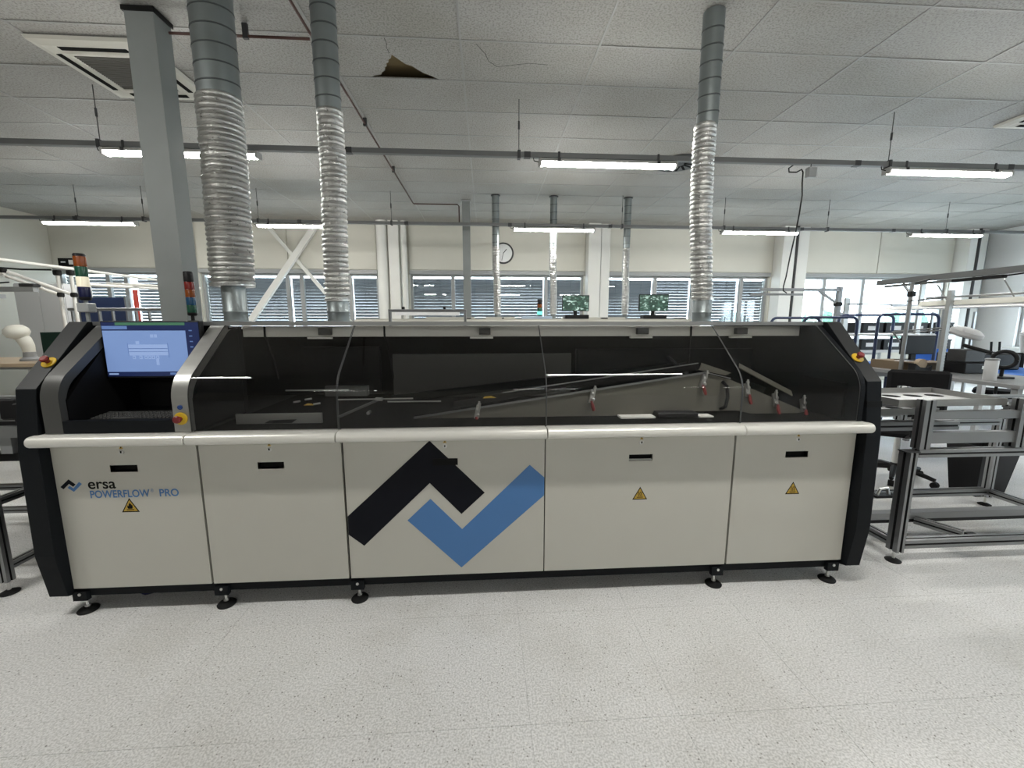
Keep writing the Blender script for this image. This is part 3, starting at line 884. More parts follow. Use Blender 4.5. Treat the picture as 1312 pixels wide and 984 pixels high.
# front panels with recessed grip and lock
LOCKX = [-1.864, -1.133, -0.224, 0.855, 1.764]
def front_panel(k):
    xa = SX[k] + (0.004 if k == 3 else 0.006); xb = SX[k+1] - (0.002 if k == 2 else 0.006)
    y0, y1 = PF, PF+0.022
    lx = LOCKX[k]
    hx0, hx1, hz0, hz1 = lx-0.067, lx+0.067, 0.790, 0.827
    xs = [xa, hx0, hx1, xb]; zs = [ZB, hz0, hz1, ZT]
    mb = MB()
    vs = [(x, y0, z) for z in zs for x in xs] + [(x, y1, z) for z in zs for x in xs]
    fs = []
    for j in range(3):
        for i in range(3):
            if i == 1 and j == 1: continue
            a = j*4+i
            fs.append((a, a+1, a+5, a+4)); fs.append((16+a, 16+a+4, 16+a+5, 16+a+1))
    def side(i, j): fs.append((i, j, j+16, i+16))
    for a, b in ((0,1),(1,2),(2,3),(3,7),(7,11),(11,15),(15,14),(14,13),(13,12),(12,8),(8,4),(4,0),(5,6),(6,10),(10,9),(9,5)): side(a, b)
    mb.add(vs, fs)
    p = mb.build('front_panel', 'machine_beige', M)
    if k != 2:
        r = MB()
        r.add([(hx0,y0+0.001,hz0),(hx1,y0+0.001,hz0),(hx1,y0+0.001,hz1),(hx0,y0+0.001,hz1),(hx0,y1+0.004,hz0),(hx1,y1+0.004,hz0),(hx1,y1+0.004,hz1),(hx0,y1+0.004,hz1)],
              [(4,5,6,7),(0,1,5,4),(1,2,6,5),(2,3,7,6),(3,0,4,7)])
        r.build('grip_recess', 'sign_black', p)
        if k == 3: MB().box(hx0, hx1, y0+0.006, y0+0.012, hz0, hz0+0.010).build('grip_lip', 'brushed', p)
    else:
        MB().box(hx0, hx1, y0-0.003, y1+0.004, hz0, hz1).build('grip_recess', 'sign_black', p)
    MB().lathe((lx, y0-0.0045, 0.897), [(0.006, 0), (0.011, 0.001), (0.0125, 0.0045)], 16, 'y').build('lock', 'steel', p, smooth=True)
    MB().box(lx-0.0035, lx+0.0035, y0-0.0052, y0-0.0044, 0.891, 0.903).build('key_slot', 'sign_black', p)
    t = MB().prism([(lx-0.010, 0.914), (lx+0.010, 0.914), (lx, 0.931)], y0-0.0008, y0-0.0001, 'y'); t.build('lock_symbol', 'sign_yellow', p)
    MB().prism([(lx-0.0025, 0.9165), (lx+0.0025, 0.9165), (lx+0.0015, 0.925), (lx-0.0015, 0.925)], y0-0.0013, y0-0.0009, 'y').build('lock_mark', 'sign_black', p)
    return p
panels = [front_panel(k) for k in range(5)]

# warning triangles
def warning(p, cx, z0, s, kind):
    h = s*0.875
    MB().prism([(cx-s/2, z0), (cx+s/2, z0), (cx, z0+h)], PF-0.0006, PF-0.0001, 'y').build('warning_border', 'sign_black', p)
    i = s*0.80; hi = i*0.875; zi = z0+h*0.075
    t = MB().prism([(cx-i/2, zi), (cx+i/2, zi), (cx, zi+hi)], PF-0.0011, PF-0.0007, 'y').build('warning_sign', 'sign_yellow', p)
    y0, y1 = PF-0.0016, PF-0.0012
    m = MB()
    m.prism([(cx-0.018, zi+0.006), (cx+0.018, zi+0.006), (cx+0.018, zi+0.010), (cx-0.018, zi+0.010)], y0, y1, 'y')
    m.build('warning_bar', 'sign_black', p)
    if kind == 'fire':
        fl = [(-0.010,0.013),(-0.014,0.022),(-0.011,0.033),(-0.007,0.027),(-0.004,0.040),(0.001,0.048),(0.002,0.038),(0.006,0.042),(0.008,0.033),(0.012,0.034),(0.013,0.022),(0.010,0.013)]
        m = MB().prism([(cx+a, zi+b) for a, b in fl], y0, y1, 'y'); m.build('warning_flame', 'sign_black', p)
    else:
        for dx in (-0.009, 0.0, 0.009):
            pts = []
            for q in range(7):
                z = zi+0.014+q*0.0045
                pts.append((cx+dx+0.0022*math.sin(q*1.5), z))
            lp_ = [(x-0.0018, z) for x, z in pts] + [(x+0.0018, z) for x, z in pts[::-1]]
            MB().prism(lp_, y0, y1, 'y').build('warning_wave', 'sign_black', p)
warning(panels[0], -1.860, 0.571, 0.088, 'fire')
warning(panels[3], 0.860, 0.563, 0.086, 'heat')
warning(panels[4], 1.761, 0.570, 0.086, 'heat')

# large two-tone chevron mark on the middle panel
def decal(p, poly, m, nm):
    return MB().prism(poly, PF-0.0010, PF-0.0002, 'y').build(nm, m, p)
decal(panels[2], [(-0.305, 0.928), (-0.013, 0.628), (-0.142, 0.507), (-0.310, 0.690), (-0.676, 0.338), (-0.756, 0.406), (-0.756, 0.512)], 'logo_navy', 'dark_chevron')
decal(panels[2], [(-0.309, 0.600), (-0.140, 0.418), (0.234, 0.781), (0.3155, 0.707), (0.3155, 0.603), (-0.148, 0.188), (-0.437, 0.479)], 'logo_blue', 'blue_chevron')
# small mark and lettering on the first panel
decal(panels[0], [(-2.139, 0.757), (-2.109, 0.729), (-2.122, 0.717), (-2.140, 0.733), (-2.170, 0.705), (-2.184, 0.717)], 'logo_navy', 'dark_chevron')
decal(panels[0], [(-2.139, 0.722), (-2.122, 0.708), (-2.091, 0.742), (-2.078, 0.731), (-2.122, 0.690), (-2.150, 0.712)], 'logo_blue', 'blue_chevron')
text_mesh('ersa', 0.078, (-2.050, PF, 0.704), bold=0.0013, name='lettering', material='sign_black', parent=panels[0], width=0.135)
text_mesh('POWERFLOW', 0.056, (-2.046, PF, 0.654), bold=0.0012, name='lettering', material='logo_blue', parent=panels[0], width=0.292)
text_mesh('®', 0.026, (-1.748, PF, 0.678), name='lettering', material='logo_blue', parent=panels[0], width=0.014)
text_mesh('PRO', 0.056, (-1.706, PF, 0.654), bold=0.0012, name='lettering', material='logo_blue', parent=panels[0], width=0.096)

# satin grip rail segments above the panels
rp = []
for k in range(9):
    a = -math.pi/2 - math.pi*k/8
    rp.append((2.083 + 0.027*math.cos(a), 0.973 + 0.028*math.sin(a)))
rp += [(2.150, 1.001), (2.150, 0.945)]
for k in range(5):
    xa = SX[k] + 0.003 if k else -2.225; xb = SX[k+1] - 0.003 if k < 4 else 2.130
    MB().prism(rp, xa, xb, 'x').build('grip_rail', 'rail_satin', M, smooth=True, bevel=0.004 if k in (0, 4) else 0.002)

# smoked glass hoods
def hood_profile(off=0.0):
    pts = [(2.120, 1.004), (2.120, 1.15)]
    c = (2.30, 1.165); r = 0.18
    for k in range(9):
        a = math.pi - math.radians(46)*k/8
        pts.append((c[0] + r*math.cos(a), c[1] + r*math.sin(a)))
    pts += [(2.455, 1.520)]
    for k in range(1, 6):
        a = math.radians(134) - math.radians(40)*k/5
        pts.append((2.455 + 0.055 + 0.077*math.cos(a), 1.520 - 0.055 + 0.077*math.sin(a)))
    out = []
    for i, p in enumerate(pts):
        a = pts[max(i-1, 0)]; b = pts[min(i+1, len(pts)-1)]
        t = Vector((b[0]-a[0], b[1]-a[1])).normalized()
        n = Vector((t.y, -t.x))                # towards the inside
        out.append((p[0]+n.x*off, p[1]+n.y*off))
    return out
ho, hi_ = hood_profile(0.0), hood_profile(0.005)
hedge = ho + hi_[::-1]
GX = [(-1.489, -0.767), (-0.759, 0.316), (0.320, 1.391), (1.397, 2.070)]
hoods = []
for xa, xb in GX:
    n = len(ho)
    mb = MB()
    vs = [(xa, p[0], p[1]) for p in ho] + [(xb, p[0], p[1]) for p in ho] + [(xa, p[0], p[1]) for p in hi_] + [(xb, p[0], p[1]) for p in hi_]
    fs = []
    for i in range(n-1):
        fs += [(i, n+i, n+i+1, i+1), (2*n+i, 2*n+i+1, 3*n+i+1, 3*n+i), (i, i+1, 2*n+i+1, 2*n+i), (n+i, 3*n+i, 3*n+i+1, n+i+1)]
    fs += [(0, 2*n, 3*n, n), (n-1, 2*n-1, 4*n-1, 3*n-1)]
    mb.add(vs, fs)
    h = mb.build('glass_hood', 'smoked_glass', M, smooth=True)
    hoods.append(h)
    for x, s in ((xa, 1), (xb, -1)):
        MB().tube([(x - s*0.001, p[0]+0.001, p[1]) for p in ho], 0.0022, 6).build('edge_trim', 'frame_dark', h, smooth=True)
# little hinge brackets seen under the hood's top edge
HX = [(-0.985, 0), (-0.02, 0), (0.98, 1), (1.63, 1)]
for (x, q) in HX:
    b = MB().box(x-0.02, x+0.05, 2.555, 2.592, 1.478, 1.518)
    o = b.build('hood_latch', 'interior_grey', M)
    MB().box(x-0.075, x+0.065, 2.53, 2.553, 1.455, 1.466).build('latch_plate', 'strip_white', o)
for x in (-1.33, -0.62, 1.32):
    MB().tube([(x, 2.585, 1.53), (x, 2.583, 1.47), (x+0.02, 2.62, 1.33), (x+0.03, 2.64, 1.20)], 0.006, 6).build('gas_strut', 'interior_black', M)
# dark border strips left and right of the hood row
hs = [(p[0]-0.003, p[1]+0.001) for p in ho] + [(p[0]+0.05, p[1]-0.05 if i > 3 else p[1]) for i, p in list(enumerate(ho))[::-1]]
MB().prism(hs, 2.074, 2.100, 'x').build('hood_border', 'machine_dark', M)
# white box beam under the roof, seen through the glass
MB().box(-1.462, 2.060, 2.596, 2.66, 1.466, 1.529).build('lamp_beam', 'strip_white', M)

# operator station: shell with opening, recessed screen and keyboard
def band(xa, xb, m, nm='station_band'):
    inn = [(p[0]+0.02, p[1]-0.006) for p in ho]
    poly = ho + [(ho[-1][0], ho[-1][1]-0.03)] + [(p[0]+0.035, p[1]-0.03 if i > 3 else p[1]) for i, p in list(enumerate(ho))[::-1]]
    return MB().prism(poly, xa, xb, 'x').build(nm, m, M, smooth=True)
band(-2.182, -2.098, 'band_grey'); bright_band = band(-1.570, -1.493, 'brushed')
st = MB().box(-2.0975, -1.5705, 2.121, 2.155, 1.004, 1.066).build('station_sill', 'machine_dark', M)
MB().box(-2.0975, -1.5705, 2.156, 2.60, 1.004, 1.046).build('keyboard_shelf', 'interior_black', M)
MB().box(-2.120, -1.4945, 2.60, 2.64, 0.98, 1.530).build('station_back', 'interior_black', M)
sd = [(2.16, 1.0), (2.16, 1.16), (2.24, 1.25), (2.50, 1.515), (2.598, 1.515), (2.598, 1.0)]
MB().prism(sd, -2.1195, -2.0985, 'x').build('station_cheek', 'interior_black', M)
MB().prism(sd, -1.5700, -1.4950, 'x').build('station_cheek', 'interior_black', M)
MB().box(-2.203, -2.184, 2.20, 2.50, 1.0, 1.2).build('end_gap', 'interior_black', M)
MB().box(2.1015, 2.1165, 2.25, 2.60, 1.0, 1.2).build('end_gap', 'interior_black', M)

# operator screen
scr = thing('operator_screen', 'wide operator touch screen with pale blue machine diagram, in the black niche', 'screen', (-1.85, 2.42, 1.246))
S = scr
MB().box(-2.092, -1.576, 2.392, 2.430, 1.246, 1.560).build('case', 'black_plastic', S, bevel=0.004)
MB().box(-1.90, -1.80, 2.431, 2.59, 1.35, 1.42).build('mount_arm', 'black_plastic', S)
ys = 2.3912
def patch(nm, m, x0, x1, z0, z1, d=0.0, par=S):
    return MB().box(x0, x1, ys-d-0.0006, ys-d, z0, z1).build(nm, m, par)
disp = patch('display', 'screen_navy', -2.086, -1.582, 1.257, 1.553)
X0, X1 = -2.084, -1.652
patch('display_area', 'screen_sky', X0, X1, 1.282, 1.508, 0.001, disp)
patch('title_bar', 'screen_green', X0+0.07, X1, 1.537, 1.552, 0.001, disp)
patch('menu_bar', 'screen_line', X0, X0+0.13, 1.515, 1.533, 0.001, disp)
patch('diagram', 'screen_pale', -1.96, -1.752, 1.372, 1.432, 0.002, disp)
patch('diagram_line', 'screen_line', -1.962, -1.75, 1.408, 1.412, 0.003, disp); patch('diagram_line', 'screen_line', -1.962, -1.75, 1.392, 1.395, 0.003, disp)
patch('diagram_line', 'screen_line', -1.962, -1.959, 1.37, 1.44, 0.003, disp); patch('diagram_line', 'screen_line', -1.753, -1.750, 1.36, 1.44, 0.003, disp)
for x in (-1.935, -1.90, -1.873, -1.853, -1.834, -1.812):
    patch('diagram_symbol', 'screen_pale', x-0.008, x+0.008, 1.352, 1.371, 0.002, disp)
    patch('symbol_dot', 'screen_line', x-0.003, x+0.003, 1.359, 1.365, 0.003, disp)
patch('diagram_symbol', 'screen_pale', -1.918, -1.900, 1.434, 1.451, 0.002, disp)
patch('diagram_symbol', 'screen_pale', -1.822, -1.807, 1.318, 1.351, 0.002, disp)
patch('diagram_symbol', 'screen_pale', -1.838, -1.822, 1.470, 1.487, 0.002, disp); patch('diagram_symbol', 'screen_pale', -1.818, -1.803, 1.470, 1.487, 0.002, disp)
for k in range(3):
    patch('status_field', 'screen_line', X1-0.105+0.035*k, X1-0.075+0.035*k, 1.264, 1.276, 0.001, disp)
patch('status_field', 'screen_pale', X0+0.006, X0+0.055, 1.266, 1.274, 0.001, disp)
for k in range(5):
    patch('side_icon', 'screen_line', -1.634, -1.618, 1.505-0.03*k, 1.511-0.03*k, 0.001, disp)

# keyboard
kb = thing('keyboard', 'black keyboard lying in the operator niche under the screen', 'keyboard', (-1.84, 2.26, 1.0465))
MB().prism([(2.19, 1.0468), (2.19, 1.056), (2.33, 1.070), (2.33, 1.0468)], -2.05, -1.625, 'x').build('body', 'black_plastic', kb, bevel=0.002)
mk = MB()
for r in range(5):
    yy = 2.205 + r*0.024; zz = 1.0578 + r*0.0024
    for c in range(21):
        xx = -2.04 + c*0.0195
        if r == 0 and 5 <= c <= 9: continue
        mk.box(xx, xx+0.0145, yy, yy+0.017, zz, zz+0.007)
mk.box(-2.04+5*0.0195, -2.04+9*0.0195+0.016, 2.205, 2.224, 1.0578, 1.0638)
o = mk.build('keys', 'interior_grey', kb); o['kind'] = 'stuff'

# emergency stop buttons
def estop(parent, p, n, nm='emergency_stop'):
    n = Vector(n).normalized(); p = Vector(p)
    d = MB().lathe(p, [(0.030, 0.0), (0.032, 0.002), (0.032, 0.006), (0.028, 0.008)], 24, n).build(nm, 'estop_yellow', parent, smooth=True)
    MB().lathe(p + n*0.0082, [(0.011, 0.0), (0.011, 0.012), (0.016, 0.014), (0.019, 0.019), (0.019, 0.027), (0.014, 0.032)], 20, n).build('button', 'estop_red', d, smooth=True)
    return d
def slope_pt(z, y_add=0.0):
    t = (z-1.227)/(1.554-1.227)
    return 2.134 + t*0.316
nsl = (0, -0.719, 0.695)
estop(efl, (-2.235, slope_pt(1.345)-0.0022, 1.345+0.0022), nsl); estop(efr, (2.150, slope_pt(1.345)-0.0022, 1.345+0.0022), nsl)
estop(M, (-1.532, 2.1195, 1.074), (0, -1, 0))
MB().lathe((-1.532, 2.1195, 1.131), [(0.012, 0), (0.012, 0.004), (0.009, 0.007)], 16, (0, -1, 0)).build('blue_button', 'button_blue', M, smooth=True)

# levelling feet
def foot(x, y, nm='levelling_foot'):
    f = MB().lathe((x, y, 0.0), [(0.045, 0.0), (0.047, 0.006), (0.040, 0.014), (0.018, 0.022), (0.012, 0.024)], 24).build(nm, 'black_rubber', M, smooth=True)
    MB().cyl((x, y, 0.0245), (x, y, 0.094), 0.0075, 10).build('threaded_rod', 'steel', f, smooth=True)
    MB().lathe((x, y, 0.0245), [(0.013, 0), (0.013, 0.010)], 6).build('nut', 'steel', f)
    MB().box(x-0.035, x+0.035, y-0.035, y-0.008, 0.078, 0.13).build('foot_bracket', 'machine_dark', f)
    MB().lathe((x+0.002, y-0.035, 0.115), [(0.008, 0), (0.008, 0.003), (0.004, 0.005)], 12, (0, -1, 0)).build('bolt', 'steel', f, smooth=True)
for x in (-2.197+0.02, -1.452, -0.726, 1.348, 2.065):
    foot(x, 2.178)
for x in (-2.1, -1.4, -0.6, 0.62, 1.10, 2.0):
    foot(x, 3.55)
# hoses under the first module
MB().tube([(-2.10, 2.35, 0.09), (-2.06, 2.3, 0.04), (-1.96, 2.28, 0.012), (-1.85, 2.32, 0.02), (-1.80, 2.4, 0.092)], 0.007, 6).build('hose', 'lens_navy', M, smooth=True)

# ---- inside the hoods
MB().box(-1.489, 2.073, 2.165, 3.349, 0.977, 0.985).build('interior_floor', 'interior_floor', M)
MB().box(-1.4885, 2.073, 3.30, 3.349, 0.986, 1.46).build('interior_back', 'interior_black', M)
MB().box(-0.66, 0.62, 2.95, 2.98, 1.02, 1.33).build('rear_cover_plate', 'interior_grey', M)
MB().box(-1.30, -0.76, 3.0, 3.03, 1.05, 1.38).build('rear_cover_plate', 'interior_black', M)
MB().box(0.66, 2.0, 2.96, 2.99, 1.02, 1.36).build('rear_cover_plate', 'machine_dark', M)
cv = MB().prism([(-0.70, 0.986), (-0.55, 0.986), (-0.40, 0.990), (0.55, 0.990), (0.95, 0.990), (1.167, 1.006), (1.578, 1.008), (1.68, 0.988), (2.03, 0.986), (1.497, 1.255), (1.345, 1.243)][:0] or
     [(-0.43, 0.986), (0.86, 0.986), (1.167, 1.006), (1.56, 1.008), (1.66, 0.986), (2.04, 0.986), (1.50, 1.205), (1.345, 1.243)], 2.42, 2.432, 'y').build('conveyor_side_plate', 'interior_beige', M)
MB().bar((-0.43, 2.414, 0.992), (1.34, 2.414, 1.249), 0.014, 0.010).build('conveyor_edge', 'alu', M)
MB().bar((1.36, 2.414, 1.246), (1.50, 2.414, 1.212), 0.012, 0.006).build('conveyor_edge', 'alu', M)
MB().bar((-0.65, 2.85, 1.03), (1.46, 2.85, 1.25), 0.03, 0.05).build('rear_conveyor_rail', 'machine_dark', M)
MB().bar((1.50, 2.85, 1.24), (2.03, 2.85, 1.06), 0.03, 0.05).build('rear_conveyor_rail', 'machine_dark', M)
MB().bar((1.345, 2.436, 1.15), (1.345, 2.95, 1.30), 0.02, 0.012).build('conveyor_cross_bar', 'alu', M)
# black rear guide plate with a bright upper edge, above the front plate
MB().prism([(-0.20, 1.035), (1.34, 1.255), (1.34, 1.295), (0.10, 1.12), (-0.20, 1.07)], 2.50, 2.506, 'y').build('inner_guide_plate', 'interior_black', M)
MB().bar((0.10, 2.497, 1.123), (1.335, 2.497, 1.299), 0.006, 0.005).build('guide_edge', 'alu', M)
MB().prism([(1.345, 1.255), (1.52, 1.22), (1.56, 1.235), (1.36, 1.30)], 2.50, 2.506, 'y').build('inner_guide_plate', 'interior_beige', M)
# inclined grey chute plate
MB().bar((1.67, 2.60, 1.27), (1.96, 2.48, 1.10), 0.08, 0.006, up=(0.4, -0.5, 0.8)).build('chute_plate', 'interior_beige', M)
# toggle clamps with red handles
for (x, z) in [(-0.057, 1.02), (0.634, 1.107), (1.320, 1.195), (1.612, 1.135), (1.80, 1.07), (1.985, 1.035)]:
    s = 1 if x < 1.4 else -1
    c = MB().bar((x+s*0.012, 2.404, z+0.045), (x-s*0.004, 2.404, z-0.035), 0.018, 0.026, up=(1, 0, 0)).build('toggle_clamp', 'steel', M)
    MB().cyl((x+s*0.012, 2.385, z+0.02), (x+s*0.016, 2.385, z+0.072), 0.006, 8).build('spindle', 'steel', c)
    MB().lathe((x+s*0.016, 2.385, z+0.052), [(0.011, 0), (0.011, 0.008)], 6).build('nut', 'steel', c)
    MB().tube([(x-s*0.004, 2.386, z-0.02), (x+0.002, 2.378, z-0.05), (x+0.010, 2.372, z-0.078)], [0.007, 0.011, 0.009], 8).build('red_handle', 'estop_red', c, smooth=True)
    for dz in (0.022, -0.012):
        MB().lathe((x+s*0.006, 2.3905, z+dz), [(0.011, 0), (0.011, 0.005), (0.006, 0.008)], 10, (0, -1, 0)).build('pivot', 'steel', c)
# vertical black grip on the right end of the conveyor plate
MB().tube([(1.455, 2.418, 1.19), (1.462, 2.38, 1.17), (1.47, 2.375, 1.10), (1.462, 2.38, 1.04), (1.455, 2.418, 1.02)], 0.011, 8).build('grip', 'black_plastic', M, smooth=True)
# black drive box and white plates by the wave
b = MB().cbox(1.02, 1.27, 2.33, 2.41, 0.988, 1.018, 0.006).build('drive_box', 'black_plastic', M)
MB().box(0.80, 1.01, 2.34, 2.41, 0.9855, 0.995).build('drip_plate', 'strip_white', M); MB().box(1.28, 1.37, 2.34, 2.41, 0.9855, 0.993).build('drip_plate', 'strip_white', M)
# rods and spray unit in the two left sections
for (a, b2) in (((-0.894, 2.5, 1.091), (-0.45, 2.52, 1.09)), ((-0.60, 2.5, 1.075), (-0.28, 2.52, 1.07)), ((0.10, 2.55, 1.10), (0.30, 2.55, 1.115))):
    MB().cyl(a, b2, 0.0045, 8).build('guide_rod', 'steel', M, smooth=True)
MB().bar((-0.88, 2.45, 0.995), (-0.64, 2.55, 1.09), 0.02, 0.012).build('swing_arm', 'interior_grey', M)
MB().cyl((-0.70, 2.47, 1.02), (-0.70, 2.43, 1.02), 0.010, 10).build('guide_roller', 'steel', M); MB().cyl((-0.66, 2.47, 1.098), (-0.62, 2.45, 1.10), 0.010, 10).build('guide_roller', 'steel', M)
MB().box(-1.405, -0.935, 2.345, 2.36, 0.9855, 1.043).build('spray_tray', 'brushed', M)
MB().prism([(-1.25, 0.990), (-1.10, 0.990), (-1.07, 1.01), (-1.22, 1.006)], 2.340, 2.344, 'y').build('tray_label', 'interior_black', M)
MB().cyl((-1.30, 2.72, 1.115), (-0.90, 2.72, 1.115), 0.005, 8).build('guide_rod', 'steel', M)
MB().box(-1.06, -0.79, 2.74, 2.80, 1.07, 1.135).build('spray_head_housing', 'interior_grey', M)
for (x, z) in ((-1.20, 1.06), (-1.13, 1.075), (-1.08, 1.045)):
    MB().cyl((x, 2.60, z), (x+0.04, 2.60, z+0.006), 0.006, 8).build('nozzle', 'steel', M)
MB().prism([(-1.10, 1.058), (-1.04, 1.058), (-1.05, 1.068), (-1.075, 1.07)], 2.50, 2.505, 'y').build('yellow_tag', 'sign_yellow', M)
MB().prism([(-0.02, 1.10), (0.06, 1.102), (0.03, 1.114), (-0.01, 1.11)], 2.44, 2.445, 'y').build('yellow_tag', 'sign_yellow', M)

# ================================================================== EXHAUST DUCTS
def duct(label, pts_flex, r_flex, top, r_rig, z_join, collar, r_col, z_top, z_col0, group, pitch=0.036, ring_gap=0.118):
    t = thing('exhaust_duct', label, 'duct', (collar[0], collar[1], z_col0), group)
    # rigid spiral pipe with raised seams
    prof_ = []
    z = z_join
    prof_.append((r_rig, z))
    zz = z_join + 0.10
    while zz < z_top-0.02:
        prof_ += [(r_rig, zz-0.005), (r_rig+0.004, zz-0.0035), (r_rig+0.004, zz+0.0035), (r_rig, zz+0.005)]
        zz += ring_gap
    prof_.append((r_rig, z_top))
    n = 28
    vs = []; 
    sl = r_rig*0.28            # seams run as a shallow helix: tilt of each ring
    for r, z in prof_:
        for j in range(n):
            a = 2*math.pi*j/n
            k = 0 if z in (z_join, z_top) else sl*math.sin(a+0.6)*0.5
            f = (z-z_join)/max(1e-6, z_top-z_join)
            x = collar_top[0]*(1-f)+top[0]*f if False else top[0]
            vs.append((top[0]+r*math.cos(a), top[1]+r*math.sin(a), min(max(z+k, z_join), z_top)))
    m = MB()
    fs = [(i*n+j, i*n+(j+1) % n, (i+1)*n+(j+1) % n, (i+1)*n+j) for i in range(len(prof_)-1) for j in range(n)]
    fs += [tuple(range(n))[::-1], tuple(range((len(prof_)-1)*n, len(prof_)*n))]
    m.add(vs, fs)
    m.m = [1 if (q//n-1) % 4 in (0, 1, 2) and q < (len(prof_)-1)*n and 1 <= q//n < len(prof_)-2 else 0 for q in range(len(m.f))]
    rp_ = m.build('rigid_pipe', ['galvanised', 'seam_dark'], t, smooth=True)
    # corrugated foil hose
    P = [Vector(p) for p in pts_flex]
    L = sum((P[i+1]-P[i]).length for i in range(len(P)-1))
    nr = int(L/pitch)
    rd = random.Random(int(r_flex*1e5)+len(label))
    cen, rad = [], []
    def at(s):
        s = max(0, min(L, s))
        for i in range(len(P)-1):
            l = (P[i+1]-P[i]).length
            if s <= l or i == len(P)-2: return P[i].lerp(P[i+1], min(1, s/l))
            s -= l
    for k in range(nr):
        w = rd.uniform(-0.003, 0.003)
        for q, dr in ((0.0, -0.075), (0.22, 0.01), (0.5, 0.04), (0.78, 0.01)):
            s = (k+q)*pitch*L/(nr*pitch)
            c = at(s) + Vector((rd.uniform(-.0015, .0015), rd.uniform(-.0015, .0015), 0))
            cen.append(c); rad.append(r_flex*(1+dr)+w)
    cen.append(P[-1]); rad.append(r_flex*0.95)
    nn = 26; vs = []
    for i, c in enumerate(cen):
        for j in range(nn):
            a = 2*math.pi*j/nn
            rr = rad[i]*(1+rd.uniform(-0.006, 0.006))
            vs.append((c.x+rr*math.cos(a), c.y+rr*math.sin(a), c.z+rd.uniform(-.0007, .0007)+0.05*r_flex*math.sin(a+0.8)))
    fs = [(i*nn+j, i*nn+(j+1) % nn, (i+1)*nn+(j+1) % nn, (i+1)*nn+j) for i in range(len(cen)-1) for j in range(nn)]
    m = MB(); m.add(vs, fs); m.build('foil_hose', 'flex_foil', t, smooth=False)
    # collar on the machine
    z1 = pts_flex[0][2]+0.01
    m = MB().lathe((collar[0], collar[1], 0), [(r_col*1.25, z_col0), (r_col*1.25, z_col0+0.006), (r_col, z_col0+0.008), (r_col, z_col0+0.07), (r_col+0.004, z_col0+0.075), (r_col+0.004, z_col0+0.083), (r_col, z_col0+0.088), (r_col, z1)], 26)
    cl = m.build('collar', 'galvanised', t, smooth=True)
    MB().lathe((collar[0], collar[1], z1-0.012), [(r_flex*1.01, 0), (r_flex*1.02, 0.004), (r_flex*1.02, 0.016), (r_flex*1.01, 0.020)], 26).build('hose_clamp', 'steel', t, smooth=True)
    return t
collar_top = (0, 0)
zt_ = 1.5572
duct('widest silver foil duct rising beside the operator screen', [(-1.955, 3.40, 1.83), (-1.945, 3.40, 2.2), (-1.93, 3.40, 2.7), (-1.925, 3.40, 3.17)], 0.146, (-1.922, 3.40), 0.138, 3.15, (-1.955, 3.40), 0.082, ZC-0.0005, zt_, 'exhaust ducts of the soldering machine')
duct('silver foil duct right of the widest one, left half of the machine', [(-1.17, 3.40, 1.72), (-1.16, 3.40, 2.2), (-1.14, 3.40, 2.7), (-1.145, 3.40, 3.11)], 0.091, (-1.148, 3.40), 0.088, 3.09, (-1.17, 3.40), 0.082, ZC-0.0005, zt_, 'exhaust ducts of the soldering machine')
duct('tall silver foil duct on the right half of the machine', [(1.825, 3.42, 1.74), (1.80, 3.42, 2.0), (1.772, 3.43, 2.4), (1.765, 3.44, 2.8), (1.772, 3.45, 3.12)], 0.083, (1.785, 3.45), 0.080, 3.10, (1.830, 3.42), 0.075, ZC-0.0005, zt_, 'exhaust ducts of the soldering machine')

# ================================================================== SECOND MACHINE LINE BEHIND
m2 = thing('reflow_oven', 'long pale oven machine far behind, only its roof edge showing', 'machine', (0.8, 8.05, 0))
MB().box(-2.30, 3.95, 7.32, 8.42, 0.12, 1.10).build('lower_body', 'machine_beige', m2, bevel=0.01)
MB().prism([(7.30, 1.101), (7.30, 1.30), (7.45, 1.60), (8.34, 1.60), (8.42, 1.40), (8.42, 1.101)], -2.30, 3.95, 'x').build('hood', 'machine_beige', m2, bevel=0.01)
MB().box(-2.30, 3.95, 7.50, 8.30, 1.601, 1.622).build('roof_plate', 'machine_beige', m2)
for k in range(6):
    MB().box(-2.25+k*1.03, -2.25+k*1.03+1.0, 7.300, 7.319, 0.16, 1.06).build('door', 'bench_grey', m2, bevel=0.004)
for x in (-2.1, -0.2, 1.8, 3.75):
    for y in (7.5, 8.25):
        MB().lathe((x, y, 0), [(0.05, 0), (0.05, 0.015), (0.015, 0.02), (0.015, 0.1195)], 12).build('foot', 'black_rubber', m2)
for (x, w) in ((-0.35, 0.09), (0.30, 0.04), (2.15, 0.11), (3.55, 0.2)):
    MB().cbox(x, x+w, 7.56, 7.66, 1.6225, 1.645, 0.004).build('roof_latch', 'black_plastic', m2)
for (x, w) in ((-1.1, 0.9), (0.0, 0.55), (1.45, 1.2)):
    MB().box(x, x+w, 7.74, 7.9, 1.6225, 1.655).build('roof_cover', 'machine_beige', m2, bevel=0.004)
FG = 'thin ducts of the oven behind'
for k, (x, y, lb) in enumerate([(0.21, 8.15, 'thin foil duct in front of the wall clock'), (1.314, 8.15, 'thin foil duct left of the left small monitor'), (2.755, 8.15, 'thin foil duct between the two small monitors')]):
    duct(lb, [(x+0.02, y, 1.72), (x+0.02, y, 2.2), (x, y, 2.6), (x, y, 2.99)], 0.068, (x, y), 0.066, 2.97, (x+0.02, y), 0.05, ZC-0.0005, 1.6225, FG, pitch=0.03, ring_gap=0.14)
    t = [o for o in bpy.data.objects if o.get('label') == lb][0]
    MB().lathe((x, y, ZC-0.014), [(0.078, 0), (0.09, 0.006), (0.09, 0.0135)], 24).build('ceiling_flange', 'frame_dark', t)

